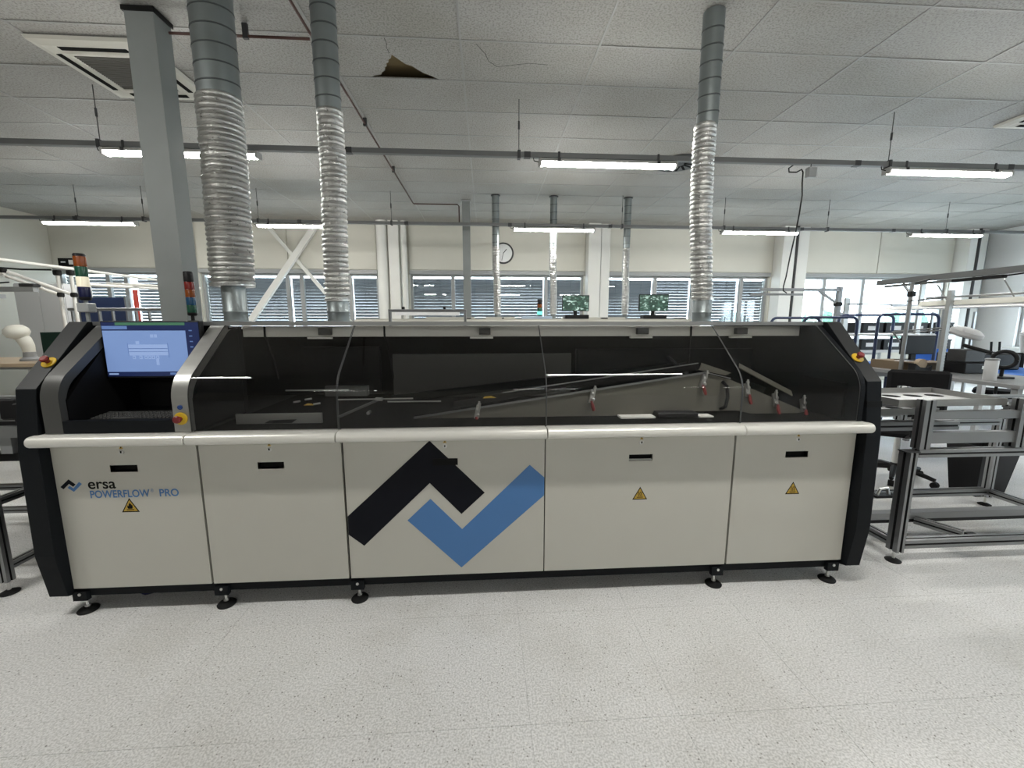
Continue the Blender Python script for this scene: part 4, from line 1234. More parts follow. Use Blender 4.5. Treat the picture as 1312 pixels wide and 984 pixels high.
def monitor(lb, x, y, z0, w=0.50, h=0.29, lift=0.14):
    t = thing('small_monitor', lb, 'monitor', (x, y, z0), 'camera monitors on the oven')
    MB().cbox(x-0.20, x+0.24, y-0.08, y+0.10, z0, z0+0.075, 0.008).build('base_box', 'black_plastic', t)
    MB().box(x-0.03, x+0.03, y+0.0, y+0.03, z0+0.0755, z0+lift+0.05).build('stand', 'black_plastic', t)
    b = MB().cbox(x-w/2, x+w/2, y-0.03, y-0.001, z0+lift, z0+lift+h, 0.006).build('case', 'black_plastic', t)
    MB().box(x-w/2+0.012, x+w/2-0.012, y-0.0325, y-0.031, z0+lift+0.012, z0+lift+h-0.012).build('display', 'screen_pcb', b)
    return t
def screen_material():
    m = bpy.data.materials.new('screen_pcb'); m.use_nodes = True
    nt = m.node_tree; b = nt.nodes['Principled BSDF']
    geo = nt.nodes.new('ShaderNodeNewGeometry')
    v = nt.nodes.new('ShaderNodeTexVoronoi'); v.inputs['Scale'].default_value = 26
    mp = nt.nodes.new('ShaderNodeMapping'); mp.inputs['Scale'].default_value = (1, 0, 1.6)
    nt.links.new(geo.outputs['Position'], mp.inputs['Vector']); nt.links.new(mp.outputs['Vector'], v.inputs['Vector'])
    sp = nt.nodes.new('ShaderNodeSeparateColor'); nt.links.new(v.outputs['Color'], sp.inputs['Color'])
    c = ramp(nt, sp.outputs['Red'], [(0.0, (0.004, 0.015, 0.010)), (0.60, (0.007, 0.025, 0.017)), (0.82, (0.03, 0.07, 0.05)), (0.97, (0.25, 0.34, 0.30))])
    nt.links.new(c, b.inputs['Emission Color']); b.inputs['Emission Strength'].default_value = 1.0
    b.inputs['Base Color'].default_value = (0.01, 0.015, 0.012, 1); b.inputs['Roughness'].default_value = 0.3
    MATS['screen_pcb'] = m
screen_material()
monitor('small monitor showing a green circuit board, left of the white pier', 1.655, 7.60, 1.6225)
monitor('small monitor showing a green circuit board, right of the third thin duct', 3.12, 7.60, 1.6225, w=0.56, h=0.31)

# stack lights
def stack_light(lb, x, y, z0, cols, r, seg, pole, cap='black_plastic'):
    t = thing('stack_light', lb, 'signal light', (x, y, z0), 'signal stack lights')
    MB().lathe((x, y, z0), [(r*1.1, 0), (r*1.1, 0.01), (0.013, 0.014), (0.013, pole)], 16).build('pole', 'black_plastic' if cap == 'black_plastic' else 'steel_paint', t, smooth=True)
    z = z0+pole
    MB().lathe((x, y, z), [(r*0.8, 0), (r, 0.01), (r, 0.025)], 20).build('socket', 'black_plastic', t, smooth=True)
    z += 0.0255
    for c in cols:
        MB().lathe((x, y, z), [(r*0.97, 0), (r, 0.003), (r, seg-0.004), (r*0.97, seg-0.001)], 20).build('lens', c, t, smooth=True)
        z += seg
    MB().lathe((x, y, z), [(r, 0), (r, 0.012), (r*0.85, 0.02)], 20).build('cap', 'black_plastic', t, smooth=True)
    return t
stack_light('stack light with red, orange, blue and green lenses beside the steel column', -2.416, 3.60, 1.5575, ['lens_green', 'lens_blue', 'lens_orange', 'lens_red', 'black_plastic'], 0.034, 0.062, 0.05)
stack_light('small stack light with glowing green lens on the far oven', 1.005, 7.69, 1.6225, ['lens_green_lit', 'lens_green', 'lens_orange', 'black_plastic'], 0.045, 0.065, 0.05)

# blue and white folder lying on the oven roof
t = tag(MB().cbox(0.66, 1.22, 7.40+0.16, 7.52+0.1, 1.6225, 1.672, 0.004).build('display_panel', 'bluish_panel' if 'bluish_panel' in MATS else 'screen_pale'), 'pale blue flat panel on the oven roof before the stack light', 'panel')

# low aluminium gate with a lamp bar, left of the thin post
t = thing('lamp_gate', 'low aluminium frame with white lamp bar left of the thin post', 'frame', (-0.82, 6.0, 0))
alu('post', t, (-1.35, 6.0, 0), (-1.35, 6.0, 1.70)); alu('post', t, (-0.29, 6.0, 0), (-0.29, 6.0, 1.70))
alu('rail', t, (-1.37, 6.0, 1.72), (-0.27, 6.0, 1.72)); alu('rail', t, (-1.33, 6.0, 1.2), (-0.31, 6.0, 1.2))
MB().box(-1.27, -0.37, 5.965, 6.035, 1.655, 1.699).build('lamp_bar', 'lamp_white', t)
for x in (-1.18, -0.60):
    MB().cbox(x, x+0.035, 5.97, 6.03, 1.7405, 1.775, 0.003).build('clamp', 'joint_black', t)

# ================================================================== LEFT SIDE
# aluminium infeed conveyor frame
t = thing('infeed_conveyor', 'aluminium infeed conveyor frame at the left edge, beside the black end frame', 'conveyor', (-3.2, 2.8, 0))
for (x, y) in ((-2.77, 2.36), (-2.77, 3.15), (-4.1, 2.36), (-4.1, 3.15)):
    alu('post', t, (x, y, 0.075), (x, y, 0.80), 0.045)
    f = MB().lathe((x, y, 0), [(0.042, 0), (0.044, 0.006), (0.03, 0.014), (0.012, 0.02), (0.008, 0.021)], 20).build('levelling_foot', 'black_rubber', t, smooth=True)
    MB().cyl((x, y, 0.0215), (x, y, 0.0745), 0.008, 10).build('threaded_rod', 'steel', f)
for y in (2.36, 3.15):
    MB().box(-4.08, -2.42, y-0.03, y+0.03, 0.801, 0.845).build('top_rail', 'black_plastic', t)
    alu('lower_rail', t, (-4.077, y, 0.16), (-2.793, y, 0.16))
    alu('lower_rail', t, (-4.077, y, 0.34), (-2.793, y, 0.34))
for x in (-2.77, -4.1):
    alu('side_rail', t, (x, 2.383, 0.16), (x, 3.127, 0.16)); alu('side_rail', t, (x, 2.383, 0.55), (x, 3.127, 0.55))
MB().box(-4.0, -2.36, 2.30, 2.33, 0.94, 1.00).build('belt_rail', 'alu', t); MB().box(-4.0, -2.36, 2.75, 2.78, 0.94, 1.00).build('belt_rail', 'alu', t)
for x in (-3.9, -3.3, -2.6):
    MB().box(x-0.03, x+0.03, 2.32, 2.76, 0.846, 0.939).build('cross_block', 'bench_grey', t)
MB().lathe((-2.68, 2.285, 0.83), [(0.055, 0), (0.062, 0.01), (0.062, 0.03), (0.05, 0.04)], 24, (0, -1, 0)).build('drive_wheel', 'black_plastic', t, smooth=True)
MB().cbox(-2.56, -2.44, 2.34, 2.44, 1.01, 1.12, 0.008).build('sensor_block', 'black_plastic', t)
MB().cbox(-2.72, -2.62, 2.42, 2.52, 1.01, 1.13, 0.01).build('motor_block', 'black_plastic', t)
for q in (0.0, 0.05, 0.10):
    MB().cyl((-2.85-q, 2.345, 1.01), (-2.85-q, 2.345, 1.09+q*0.5), 0.012, 10).build('guide_pin', 'steel', t, smooth=True)
MB().box(-3.0, -2.45, 2.50, 2.56, 1.10, 1.13).build('guide_bar', 'alu', t); MB().box(-2.95, -2.90, 2.5, 2.56, 1.0, 1.099).build('guide_post', 'alu', t)
MB().tube([(-2.42, 2.42, 1.05), (-2.40, 2.38, 0.98), (-2.43, 2.36, 0.92), (-2.41, 2.37, 0.86), (-2.5, 2.42, 0.80)], 0.008, 6).build('cable', 'joint_black', t, smooth=True)
MB().tube([(-2.62, 2.9, 0.50), (-2.55, 2.86, 0.47), (-2.52, 2.86, 0.40), (-2.58, 2.9, 0.36), (-2.64, 2.92, 0.40), (-2.62, 2.92, 0.47), (-2.56, 2.9, 0.44)], 0.008, 6).build('cable_loop', 'cream_pipe', t, smooth=True)

# pillar-mounted big stack light
t = stack_light('big stack light with orange top and lit clear lens at the upper left', -3.05, 3.40, 0.94, ['lens_navy', 'lens_white_lit', 'lens_green', 'lens_orange'], 0.037, 0.075, 0.78, cap='grey')
MB().cbox(-3.09, -3.01, 3.36, 3.44, 1.63, 1.70, 0.006).build('grey_housing', 'frame_grey', t)
t = thing('control_cabinet', 'low dark grey control cabinet standing under the big stack light', 'cabinet', (-3.2, 3.55, 0))
MB().cbox(-3.55, -2.86, 3.30, 3.62, 0.05, 0.939, 0.008).build('body', 'frame_dark', t)
MB().box(-3.50, -2.91, 3.285, 3.299, 0.10, 0.90).build('door', 'frame_dark', t)
MB().cbox(-2.98, -2.95, 3.265, 3.284, 0.48, 0.58, 0.004).build('handle', 'black_plastic', t)
MB().box(-3.53, -2.88, 3.32, 3.60, 0.0, 0.049).build('plinth', 'black_plastic', t)

# white pipe rack
t = thing('pipe_rack', 'white lean-pipe rack with black joints at the upper left', 'rack', (-4.7, 5.2, 0))
R = 0.017
def pp(a, b): return MB().cyl(a, b, R, 12).build('pipe', 'cream_pipe', t, smooth=True)
def jj(p, s=0.03): return MB().cbox(p[0]-s, p[0]+s, p[1]-s, p[1]+s, p[2]-s, p[2]+s, 0.01).build('joint', 'joint_black', t)
for x in (-4.74, -4.60):
    pp((x, 5.0, 0.0), (x, 5.0, 2.08)); jj((x, 5.0, 2.10)); jj((x, 5.0, 1.86), 0.026)
    pp((x-0.02, 4.98, 1.87), (x-0.36, 4.72, 2.08)); jj((x-0.38, 4.70, 2.09), 0.026)
pp((-4.68, 3.9, 2.155), (-4.68, 6.6, 2.155))
pp((-5.9, 4.70, 2.06), (-4.97, 4.70, 2.06)); pp((-6.0, 4.5, 2.01), (-5.0, 4.72, 2.04))
pp((-4.57, 5.02, 1.98), (-3.9, 5.9, 1.98)); pp((-4.57, 5.4, 2.02), (-3.5, 5.4, 1.97))
pp((-4.0, 5.9, 0.0), (-4.0, 5.9, 2.0)); jj((-4.0, 5.9, 1.99), 0.026)
for z in (0.35, 1.2):
    pp((-4.74, 5.0, z), (-4.0, 5.9, z))
MB().box(-5.75, -4.82, 4.80, 4.86, 1.88, 1.93).build('lamp_bar', 'frame_grey', t)
MB().box(-5.95, -4.95, 4.60, 4.66, 1.80, 1.84).build('lamp_bar', 'frame_grey', t)
MB().cbox(-4.95, -4.80, 4.79, 4.87, 1.93, 1.965, 0.005).build('ballast', 'frame_dark', t)
MB().tube([(-5.5, 4.68, 2.07), (-5.4, 4.66, 2.10), (-5.1, 4.7, 2.12), (-4.9, 4.8, 2.11), (-4.7, 4.9, 2.12)], 0.010, 6).build('cable', 'joint_black', t, smooth=True)
MB().tube([(-5.35, 4.66, 2.03), (-5.28, 4.66, 1.97), (-5.1, 4.68, 1.95), (-4.96, 4.72, 1.97)], 0.008, 6).build('cable', 'joint_black', t, smooth=True)

# work bench with the things on it
def bench(lb, x0, x1, y0, y1, z, top, legm, thick=0.035):
    t = thing('work_bench', lb, 'bench', ((x0+x1)/2, (y0+y1)/2, 0))
    MB().box(x0, x1, y0, y1, z-thick, z).build('table_top', top, t, bevel=0.004)
    for x in (x0+0.05, x1-0.05):
        for y in (y0+0.05, y1-0.05):
            MB().box(x-0.025, x+0.025, y-0.025, y+0.025, 0, z-thick-0.0005).build('leg', legm, t)
    MB().box(x0+0.08, x1-0.08, y1-0.06, y1-0.04, z-thick-0.10, z-thick-0.001).build('apron', legm, t)
    return t
bench('left work bench with tan top behind the infeed conveyor', -5.8, -3.95, 4.15, 4.95, 1.17, 'wood_tan', 'frame_grey')
t = thing('robot_arm', 'beige rounded robot arm head standing on the tan bench at the left edge', 'robot arm', (-4.58, 4.45, 1.1705))
MB().lathe((-4.60, 4.45, 1.1705), [(0.075, 0), (0.075, 0.018), (0.05, 0.04), (0.045, 0.09)], 20).build('base', 'bench_grey', t, smooth=True)
MB().tube([(-4.60, 4.45, 1.255), (-4.605, 4.45, 1.32), (-4.63, 4.45, 1.38), (-4.66, 4.45, 1.42)], [0.045, 0.05, 0.055, 0.05], 14).build('arm', 'wall_panel', t, smooth=True)
MB().lathe((-4.68, 4.45, 1.40), [(0.04, 0), (0.08, 0.02), (0.095, 0.055), (0.09, 0.09), (0.06, 0.12), (0.02, 0.132)], 22, (0.12, -0.25, 1)).build('head', 'wall_panel', t, smooth=True)
t = thing('green_box', 'dark green open box on the tan bench behind the slanted frame', 'box', (-4.12, 4.35, 1.1705))
MB().box(-4.26, -3.98, 4.24, 4.52, 1.1705, 1.18).build('bottom', 'green_box', t)
for b in ((-4.26, -4.252, 4.24, 4.52), (-3.988, -3.98, 4.24, 4.52), (-4.2518, -3.9882, 4.24, 4.248), (-4.2518, -3.9882, 4.512, 4.52)):
    MB().box(b[0], b[1], b[2], b[3], 1.1802, 1.46).build('side', 'green_box', t)
t = tag(MB().cbox(-4.95, -4.80, 4.20, 4.33, 1.1705, 1.30, 0.01).build('small_canister', 'black_plastic'), 'small dark canister on the tan bench at the left edge', 'canister')
t = tag(MB().box(-5.2, -4.55, 4.20, 4.75, 0.70, 0.735).build('shelf_board', 'cardboard'), 'brown board lying below the tan bench top', 'board')
tt = [o for o in bpy.data.objects if o.get('label', '').startswith('left work bench')][0]
t.parent = tt; t.location = Vector(t.location) - tt.location; del t['label']; del t['category']

# far left: white cabinet, blue pin board, red pole, grey railing
t = thing('tall_cabinet', 'tall white cabinet against the left wall under the pipe rack', 'cabinet', (-8.1, 8.4, 0))
MB().box(-8.55, -7.70, 8.2, 8.75, 0.08, 2.26).build('body', 'bench_white', t, bevel=0.005)
MB().box(-8.54, -8.13, 8.18, 8.199, 0.10, 2.24).build('door', 'bench_white', t); MB().box(-8.12, -7.71, 8.18, 8.199, 0.10, 2.24).build('door', 'bench_white', t)
MB().box(-8.52, -7.73, 8.25, 8.7, 0.0, 0.079).build('plinth', 'frame_dark', t)
t = thing('pin_board', 'dark blue partition board behind the white pipes', 'partition', (-7.5, 8.3, 0))
MB().box(-7.55, -6.75, 8.28, 8.32, 0.9, 2.02).build('board', 'blue_paint', t)
for x in (-7.57, -6.73):
    MB().box(x-0.015, x+0.015, 8.27, 8.33, 0, 2.05).build('post', 'alu', t)
t = thing('red_pole', 'slim red pole before the leftmost slatted blind', 'pole', (-7.50, 9.5, 0))
MB().cyl((-7.50, 9.5, 0.02), (-7.50, 9.5, 2.25), 0.045, 12).build('shaft', 'red_paint', t, smooth=True)
MB().lathe((-7.50, 9.5, 0), [(0.2, 0), (0.2, 0.015), (0.05, 0.0195)], 20).build('base', 'frame_dark', t)
t = thing('grey_railing', 'grey tubular railing below the leftmost blinds', 'railing', (-5.8, 7.0, 0))
MB().tube([(-6.55, 7.0, 1.76), (-5.0, 7.0, 1.76)], 0.024, 10).build('top_tube', 'alu', t, smooth=True)
for x in (-6.5, -6.1, -5.9, -5.55, -5.35, -5.05):
    MB().tube([(x, 7.0, 0), (x, 7.0, 1.735)], 0.022, 10).build('post', 'alu', t, smooth=True)

# ================================================================== RIGHT SIDE
# aluminium outfeed conveyor frame with perforated trays
t = thing('outfeed_conveyor', 'aluminium outfeed conveyor frame with two trays, right of the machine', 'conveyor', (3.3, 2.75, 0))
T = t
YA, YB2 = 2.34, 3.08
alu('post', T, (2.665, YA, 0.075), (2.665, YA, 0.745), 0.075, w=0.05)
alu('post', T, (2.665, YB2, 0.075), (2.665, YB2, 0.745), 0.075, w=0.05)
for x in (2.735, 3.385):
    alu('upper_post', T, (x, YA, 0.765), (x, YA, 1.078), 0.06, w=0.07); alu('upper_post', T, (x, YB2, 0.765), (x, YB2, 1.04), 0.06)
MB().box(2.62, 2.712, YA-0.03, YA+0.03, 0.7455, 0.752).build('joint_plate', 'frame_dark', T)
for y in (YA, YB2):
    alu('mid_rail', T, (2.71, y, 0.735), (4.25, y, 0.735), 0.05)
    alu('bottom_rail', T, (2.705, y, 0.125), (4.25, y, 0.125), 0.055)
    alu('post', T, (4.275, y, 0.075), (4.275, y, 0.76), 0.05)
    MB().box(2.775, 3.35, y-0.02, y+0.02, 0.955, 1.005).build('tray_rail', 'alu', T)
    MB().box(2.775, 3.35, y-0.02, y+0.02, 0.80, 0.87).build('tray_rail', 'alu', T)
alu('side_rail', T, (2.665, YA+0.04, 0.125), (2.665, YB2-0.04, 0.125), 0.05)
alu('side_rail', T, (4.275, YA+0.03, 0.125), (4.275, YB2-0.03, 0.125), 0.05)
alu('belt_profile', T, (2.30, 2.62, 0.985), (2.70, 2.62, 0.985), 0.045); alu('belt_profile', T, (2.30, 2.62, 0.84), (3.30, 2.62, 0.84), 0.06)
alu('belt_profile', T, (2.30, 2.95, 0.88), (3.30, 2.95, 0.88), 0.05)
alu('belt_profile', T, (3.42, 2.44, 0.99), (4.25, 2.44, 0.99), 0.05); alu('belt_profile', T, (3.42, 2.9, 0.97), (4.25, 2.9, 0.97), 0.05)
MB().box(2.73, 4.2, 2.69, 2.75, 0.10, 0.15).build('rail_and_shade_strip', 'bench_grey', T); MB().box(2.73, 4.2, 2.69, 2.75, 0.075, 0.0995).build('rail_and_shade_strip', 'black_plastic', T)  # lower black strip stands in for the shadow line under the grey rail
alu('floor_profile', T, (3.29, 2.46, 0.10), (3.18, 2.68, 0.10), 0.05)
MB().box(3.265, 3.325, 2.405, 2.434, 0.075, 0.13).build('end_cap', 'black_plastic', T)
MB().box(3.12, 3.3, 2.93, 2.99, 0.155, 0.175).build('sensor_bracket', 'black_plastic', T)
MB().tube([(3.15, 2.96, 0.175), (3.17, 2.96, 0.22), (3.23, 2.96, 0.23), (3.25, 2.96, 0.175)], 0.012, 8).build('sensor_hoop', 'steel', T, smooth=True)
for (x, y) in ((2.665, YA), (2.665, YB2), (4.275, YA), (4.275, YB2)):
    f = MB().lathe((x, y, 0), [(0.042, 0), (0.044, 0.006), (0.03, 0.014), (0.012, 0.02), (0.008, 0.021)], 20).build('levelling_foot', 'black_rubber', T, smooth=True)
    MB().cyl((x, y, 0.0215), (x, y, 0.0745), 0.008, 10).build('threaded_rod', 'steel', f)
MB().tube([(2.50, 2.60, 0.80), (2.53, 2.57, 0.78), (2.535, 2.57, 0.66), (2.52, 2.6, 0.58)], 0.008, 6).build('cable', 'joint_black', T, smooth=True)
MB().cbox(2.46, 2.51, 2.555, 2.59, 0.80, 0.835, 0.005).build('plug', 'estop_red', T)
def tray(lb, x0, x1, y0, y1, z, par_z, grp):
    t = thing('perforated_tray', lb, 'tray', ((x0+x1)/2, (y0+y1)/2, z), grp)
    m = MB().box(x0, x1, y0, y1, z+0.002, z+0.008); m.build('sheet', 'bench_white', t)
    for b in ((x0, x1, y0-0.006, y0-0.0005), (x0, x1, y1+0.0005, y1+0.006)):
        MB().box(b[0], b[1], b[2], b[3], z, z+0.045).build('lip', 'brushed', t)
    for b in ((x0-0.006, x0-0.0005, y0-0.006, y1+0.006), (x1+0.0005, x1+0.006, y0-0.006, y1+0.006)):
        MB().box(b[0], b[1], b[2], b[3], z, z+0.045).build('lip', 'brushed', t)
    for r in range(2):
        for c in range(4):
            cx = x0 + (x1-x0)*(0.16+0.225*c); cy = y0 + (y1-y0)*(0.27+0.45*r)
            MB().lathe((cx, cy, z+0.0082), [(0.052, 0), (0.052, 0.0008)], 24).build('round_opening', 'dark_void', t)
    return t
tray('upper silver tray with eight round dark openings on the outfeed conveyor', 2.60, 3.33, 2.385, 2.83, 1.026, 0, 'trays on the outfeed conveyor')
MB().box(2.60, 3.34, 2.50, 2.53, 1.0055, 1.0255).build('tray_support', 'alu', T); MB().box(2.60, 3.34, 2.72, 2.75, 1.0055, 1.0255).build('tray_support', 'alu', T)
tray('lower silver tray half hidden inside the outfeed conveyor frame', 2.42, 3.20, 2.66, 2.92, 0.906, 0, 'trays on the outfeed conveyor')

# office chairs
def chair_parts(lb, x, y, rz, back_h=1.12):
    t = thing('office_chair', lb, 'chair', (0, 0, 0), 'office chairs')
    hub = MB().lathe((0, 0, 0.07), [(0.045, 0), (0.05, 0.02), (0.05, 0.06), (0.03, 0.09)], 16).build('hub', 'black_plastic', t, smooth=True)
    for k in range(5):
        a = 2*math.pi*k/5
        ex, ey = 0.31*math.cos(a), 0.31*math.sin(a)
        MB().tube([(0.03*math.cos(a), 0.03*math.sin(a), 0.12), (ex*0.6, ey*0.6, 0.105), (ex, ey, 0.075)], [0.028, 0.024, 0.018], 8).build('leg', 'black_plastic', t, smooth=True)
        px_, py_ = -math.sin(a), math.cos(a)
        w = MB().cyl((ex-0.022*px_, ey-0.022*py_, 0.03), (ex+0.022*px_, ey+0.022*py_, 0.03), 0.03, 16).build('caster', 'black_rubber', t, smooth=True)
    MB().cyl((0, 0, 0.161), (0, 0, 0.46), 0.028, 12).build('gas_column', 'steel', t, smooth=True)
    MB().cbox(-0.24, 0.24, -0.23, 0.23, 0.461, 0.53, 0.025).build('seat', 'fabric_black', t)
    MB().tube([(0, 0.20, 0.47), (0, 0.29, 0.50), (0, 0.30, 0.72)], 0.018, 8).build('back_bar', 'black_plastic', t, smooth=True)
    MB().cbox(-0.22, 0.22, 0.24, 0.30, 0.68, back_h, 0.025).build('backrest', 'fabric_black', t)
    t.location = (x, y, 0); t.rotation_euler = (0, 0, rz)
    return t
c1 = chair_parts('black office chair with star base behind the outfeed conveyor', 4.10, 3.72, 2.6)
def chair_copy(lb, x, y, rz):
    t = copy_tree(c1, None, (x, y, 0), rz); t['label'] = lb
    return t
chair_copy('black office chair further back by the crate shelf', 7.9, 5.8, 2.2)
# black tapered waste bin
t = thing('waste_bin', 'black tapered waste bin standing behind the outfeed conveyor', 'bin', (4.50, 3.34, 0))
m = MB()
def ringbox(h, z, cx=4.52, cy=3.34): return [(cx-h, cy-h*0.8, z), (cx+h, cy-h*0.8, z), (cx+h, cy+h*0.8, z), (cx-h, cy+h*0.8, z)]
vs = ringbox(0.135, 0.0) + ringbox(0.185, 0.46) + ringbox(0.178, 0.46) + ringbox(0.128, 0.012)
m.add(vs, [(0,1,2,3), (0,1,5,4), (1,2,6,5), (2,3,7,6), (3,0,4,7), (4,5,9,8), (5,6,10,9), (6,7,11,10), (7,4,8,11), (8,9,13,12), (9,10,14,13), (10,11,15,14), (11,8,12,15), (12,13,14,15)])
m.build('bucket', 'black_plastic', t)
mm = MB().tube([p for p in ringbox(0.185, 0.463)] + [ringbox(0.185, 0.463)[0]], 0.008, 6); mm.build('rim', 'black_plastic', t)

# benches in rows on the right
bA = bench('grey work bench right behind the outfeed conveyor, with tape dispenser and cylinder', 4.72, 5.62, 3.30, 5.0, 1.0, 'bench_grey', 'bench_grey')
bB = bench('blue topped work bench at the right edge', 5.95, 7.5, 4.5, 6.3, 0.93, 'blue_top', 'bench_white')
bC = bench('white work bench below the side window at the far right', 9.0, 11.2, 6.4, 7.4, 0.95, 'bench_white', 'bench_white')
bD = bench('white bench far back in front of the bright windows', 7.2, 9.6, 8.75, 9.45, 0.92, 'bench_white', 'frame_grey')
# things on the grey bench
t = thing('tape_dispenser', 'black tape dispenser with pale roll on the near grey bench', 'dispenser', (4.86, 4.30, 1.0005))
MB().prism([(4.78, 1.0005), (4.98, 1.0005), (4.98, 1.08), (4.93, 1.05), (4.84, 1.06), (4.78, 1.10)], 4.26, 4.34, 'y').build('body', 'black_plastic', t)
MB().lathe((4.88, 4.275, 1.095), [(0.025, 0), (0.055, 0.001), (0.055, 0.049), (0.025, 0.05)], 20, (0, 1, 0)).build('tape_roll', 'wood_tan', t, smooth=True)
t = thing('drum', 'pale grey upright cylinder with rim on the near grey bench', 'canister', (4.82, 3.62, 1.0005))
MB().lathe((4.84, 3.62, 1.0005), [(0.045, 0), (0.047, 0.004), (0.047, 0.19), (0.043, 0.195)], 22).build('tube', 'bench_white', t, smooth=True)
MB().lathe((4.84, 3.62, 1.196), [(0.049, 0), (0.050, 0.004), (0.050, 0.014), (0.040, 0.018)], 22).build('lid', 'bench_grey', t, smooth=True)
t = thing('carton', 'brown carton lying open on the grey bench behind the tape dispenser', 'carton', (5.1, 4.72, 1.0005))
MB().box(4.86, 5.40, 4.50, 4.88, 1.0005, 1.10).build('box', 'cardboard', t)
MB().box(4.86, 5.40, 4.36, 4.498, 1.095, 1.10).build('flap', 'cardboard', t)
MB().box(4.90, 5.05, 4.52, 4.62, 1.1005, 1.104).build('note', 'paper', t)
t = thing('monitor_back', 'black flat monitor seen from behind over the grey bench', 'monitor', (5.22, 4.55, 1.1))
MB().cbox(4.98, 5.40, 4.62, 4.66, 1.175, 1.40, 0.008).build('case', 'black_plastic', t)
MB().box(5.16, 5.22, 4.665, 4.70, 1.106, 1.30).build('stand', 'black_plastic', t); MB().box(5.06, 5.32, 4.60, 4.78, 1.1006, 1.106).build('base', 'black_plastic', t)
t = thing('instrument', 'black bench instrument with small white label by the toothed post', 'instrument', (5.36, 4.25, 1.0005))
MB().cbox(5.20, 5.50, 4.12, 4.345, 1.0005, 1.12, 0.01).build('lower_case', 'black_plastic', t); MB().cbox(5.22, 5.46, 4.15, 4.335, 1.1205, 1.26, 0.01).build('upper_case', 'frame_dark', t)
MB().box(5.40, 5.47, 4.118, 4.1195, 1.05, 1.085).build('label_plate', 'paper', t)
t = thing('solder_reel', 'black ring shaped reel on a short stand on the near grey bench', 'reel', (5.10, 3.80, 1.0005))
MB().tube([(5.13+0.08*math.cos(q*math.pi/12)*0.6, 3.74-0.08*math.cos(q*math.pi/12)*0.8, 1.19+0.08*math.sin(q*math.pi/12)) for q in range(25)], 0.019, 10).build('ring', 'black_plastic', t, smooth=True)
MB().tube([(4.99, 4.0, 1.32), (5.02, 3.92, 1.29), (5.10, 3.83, 1.25)], 0.018, 8).build('handle', 'black_plastic', t, smooth=True)
MB().tube([(5.145, 3.755, 1.10), (5.145, 3.755, 1.02)], 0.014, 8).build('stem', 'black_plastic', t)
MB().cbox(5.08, 5.21, 3.69, 3.82, 1.0005, 1.019, 0.004).build('foot', 'black_plastic', t)

# toothed uprights and overhead beams of the bench row
t = thing('bench_superstructure', 'aluminium uprights with long dark overhead beams above the near grey bench', 'frame', (5.0, 4.2, 1.0))
def toothed(x, y, z0, z1, w=0.042):
    o = MB().box(x-w/2, x+w/2, y-0.02, y+0.02, z0, z1).build('upright', 'brushed', t)
    m = MB(); z = z0+0.03
    while z < z1-0.03:
        m.box(x+w/2-0.004, x+w/2+0.0008, y-0.0208, y+0.008, z, z+0.012); z += 0.032
    q = m.build('upright_slots', 'alu_slot', o); q['kind'] = 'stuff'
toothed(4.93, 4.14, 1.0005, 1.89)
MB().cyl((4.72+0.06, 4.42, 1.0005), (4.72+0.06, 4.42, 1.985), 0.02, 12).build('upright', 'alu', t, smooth=True)
toothed(5.45, 3.55, 1.0005, 1.80)
MB().box(4.97, 5.03, 1.9, 5.05, 2.02, 2.08).build('overhead_beam', 'trunking', t)
MB().box(4.98, 5.02, 3.95, 4.95, 1.985, 2.012).build('lamp_carrier', 'trunking', t); MB().cbox(4.975, 5.025, 3.75, 4.20, 1.98, 2.0115, 0.006).build('driver_box', 'joint_black', t)
MB().bar((4.78, 4.42, 1.86), (4.99, 4.72, 2.01), 0.02, 0.02).build('brace', 'frame_dark', t); MB().cbox(4.75, 4.82, 4.39, 4.45, 1.84, 1.90, 0.01).build('joint', 'joint_black', t)
MB().bar((4.78, 4.42, 1.985), (4.99, 4.42, 2.03), 0.02, 0.02).build('brace', 'frame_dark', t)
MB().cyl((4.74, 4.42, 1.79), (4.93, 4.14, 1.82), 0.008, 8).build('tie_rod', 'alu', t)
MB().tube([(5.0, 3.75, 2.0), (5.02, 3.62, 2.01), (5.02, 3.55, 2.05)], 0.008, 6).build('cable', 'joint_black', t, smooth=True)
MB().tube([(5.0, 3.5, 2.14), (5.0, 3.5, 2.08)], 0.012, 8).build('hook', 'joint_black', t); MB().box(4.99, 5.02, 2.6, 3.5, 2.13, 2.165).build('upper_tube', 'alu', t)
t = thing('bench_lamp', 'pale long bench lamp hood hanging between the toothed uprights', 'lamp', (5.2, 4.15, 1.74))
MB().prism([(5.10, 1.745), (5.30, 1.745), (5.27, 1.80), (5.13, 1.80)], 3.55, 4.62, 'y').build('hood', 'wall_panel', t)
MB().box(5.12, 5.28, 3.60, 4.58, 1.738, 1.7445).build('diffuser', 'lamp_white', t)
MB().cyl((5.06, 4.5, 1.83), (5.30, 3.62, 1.84), 0.012, 8).build('rail', 'alu', t)
for y in (3.8, 4.4):
    MB().cyl((5.2, y, 1.80), (5.06, y, 1.97), 0.006, 6).build('suspension', 'alu', t)
t = thing('bench_lamp', 'long bright bench lamp behind the toothed upright, further right', 'lamp', (6.4, 5.4, 1.74))
MB().prism([(6.30, 1.75), (6.52, 1.75), (6.49, 1.80), (6.33, 1.80)], 4.4, 6.2, 'y').build('hood', 'bench_white', t)
MB().box(6.32, 6.50, 4.45, 6.15, 1.742, 1.7495).build('diffuser', 'lamp_white', t)
for y in (4.66, 6.2):
    MB().box(7.3, 7.34, y-0.02, y+0.02, 0.9305, 1.86).build('upright', 'alu', t); MB().box(6.40, 7.299, y-0.015, y+0.015, 1.805, 1.835).build('arm', 'alu', t)

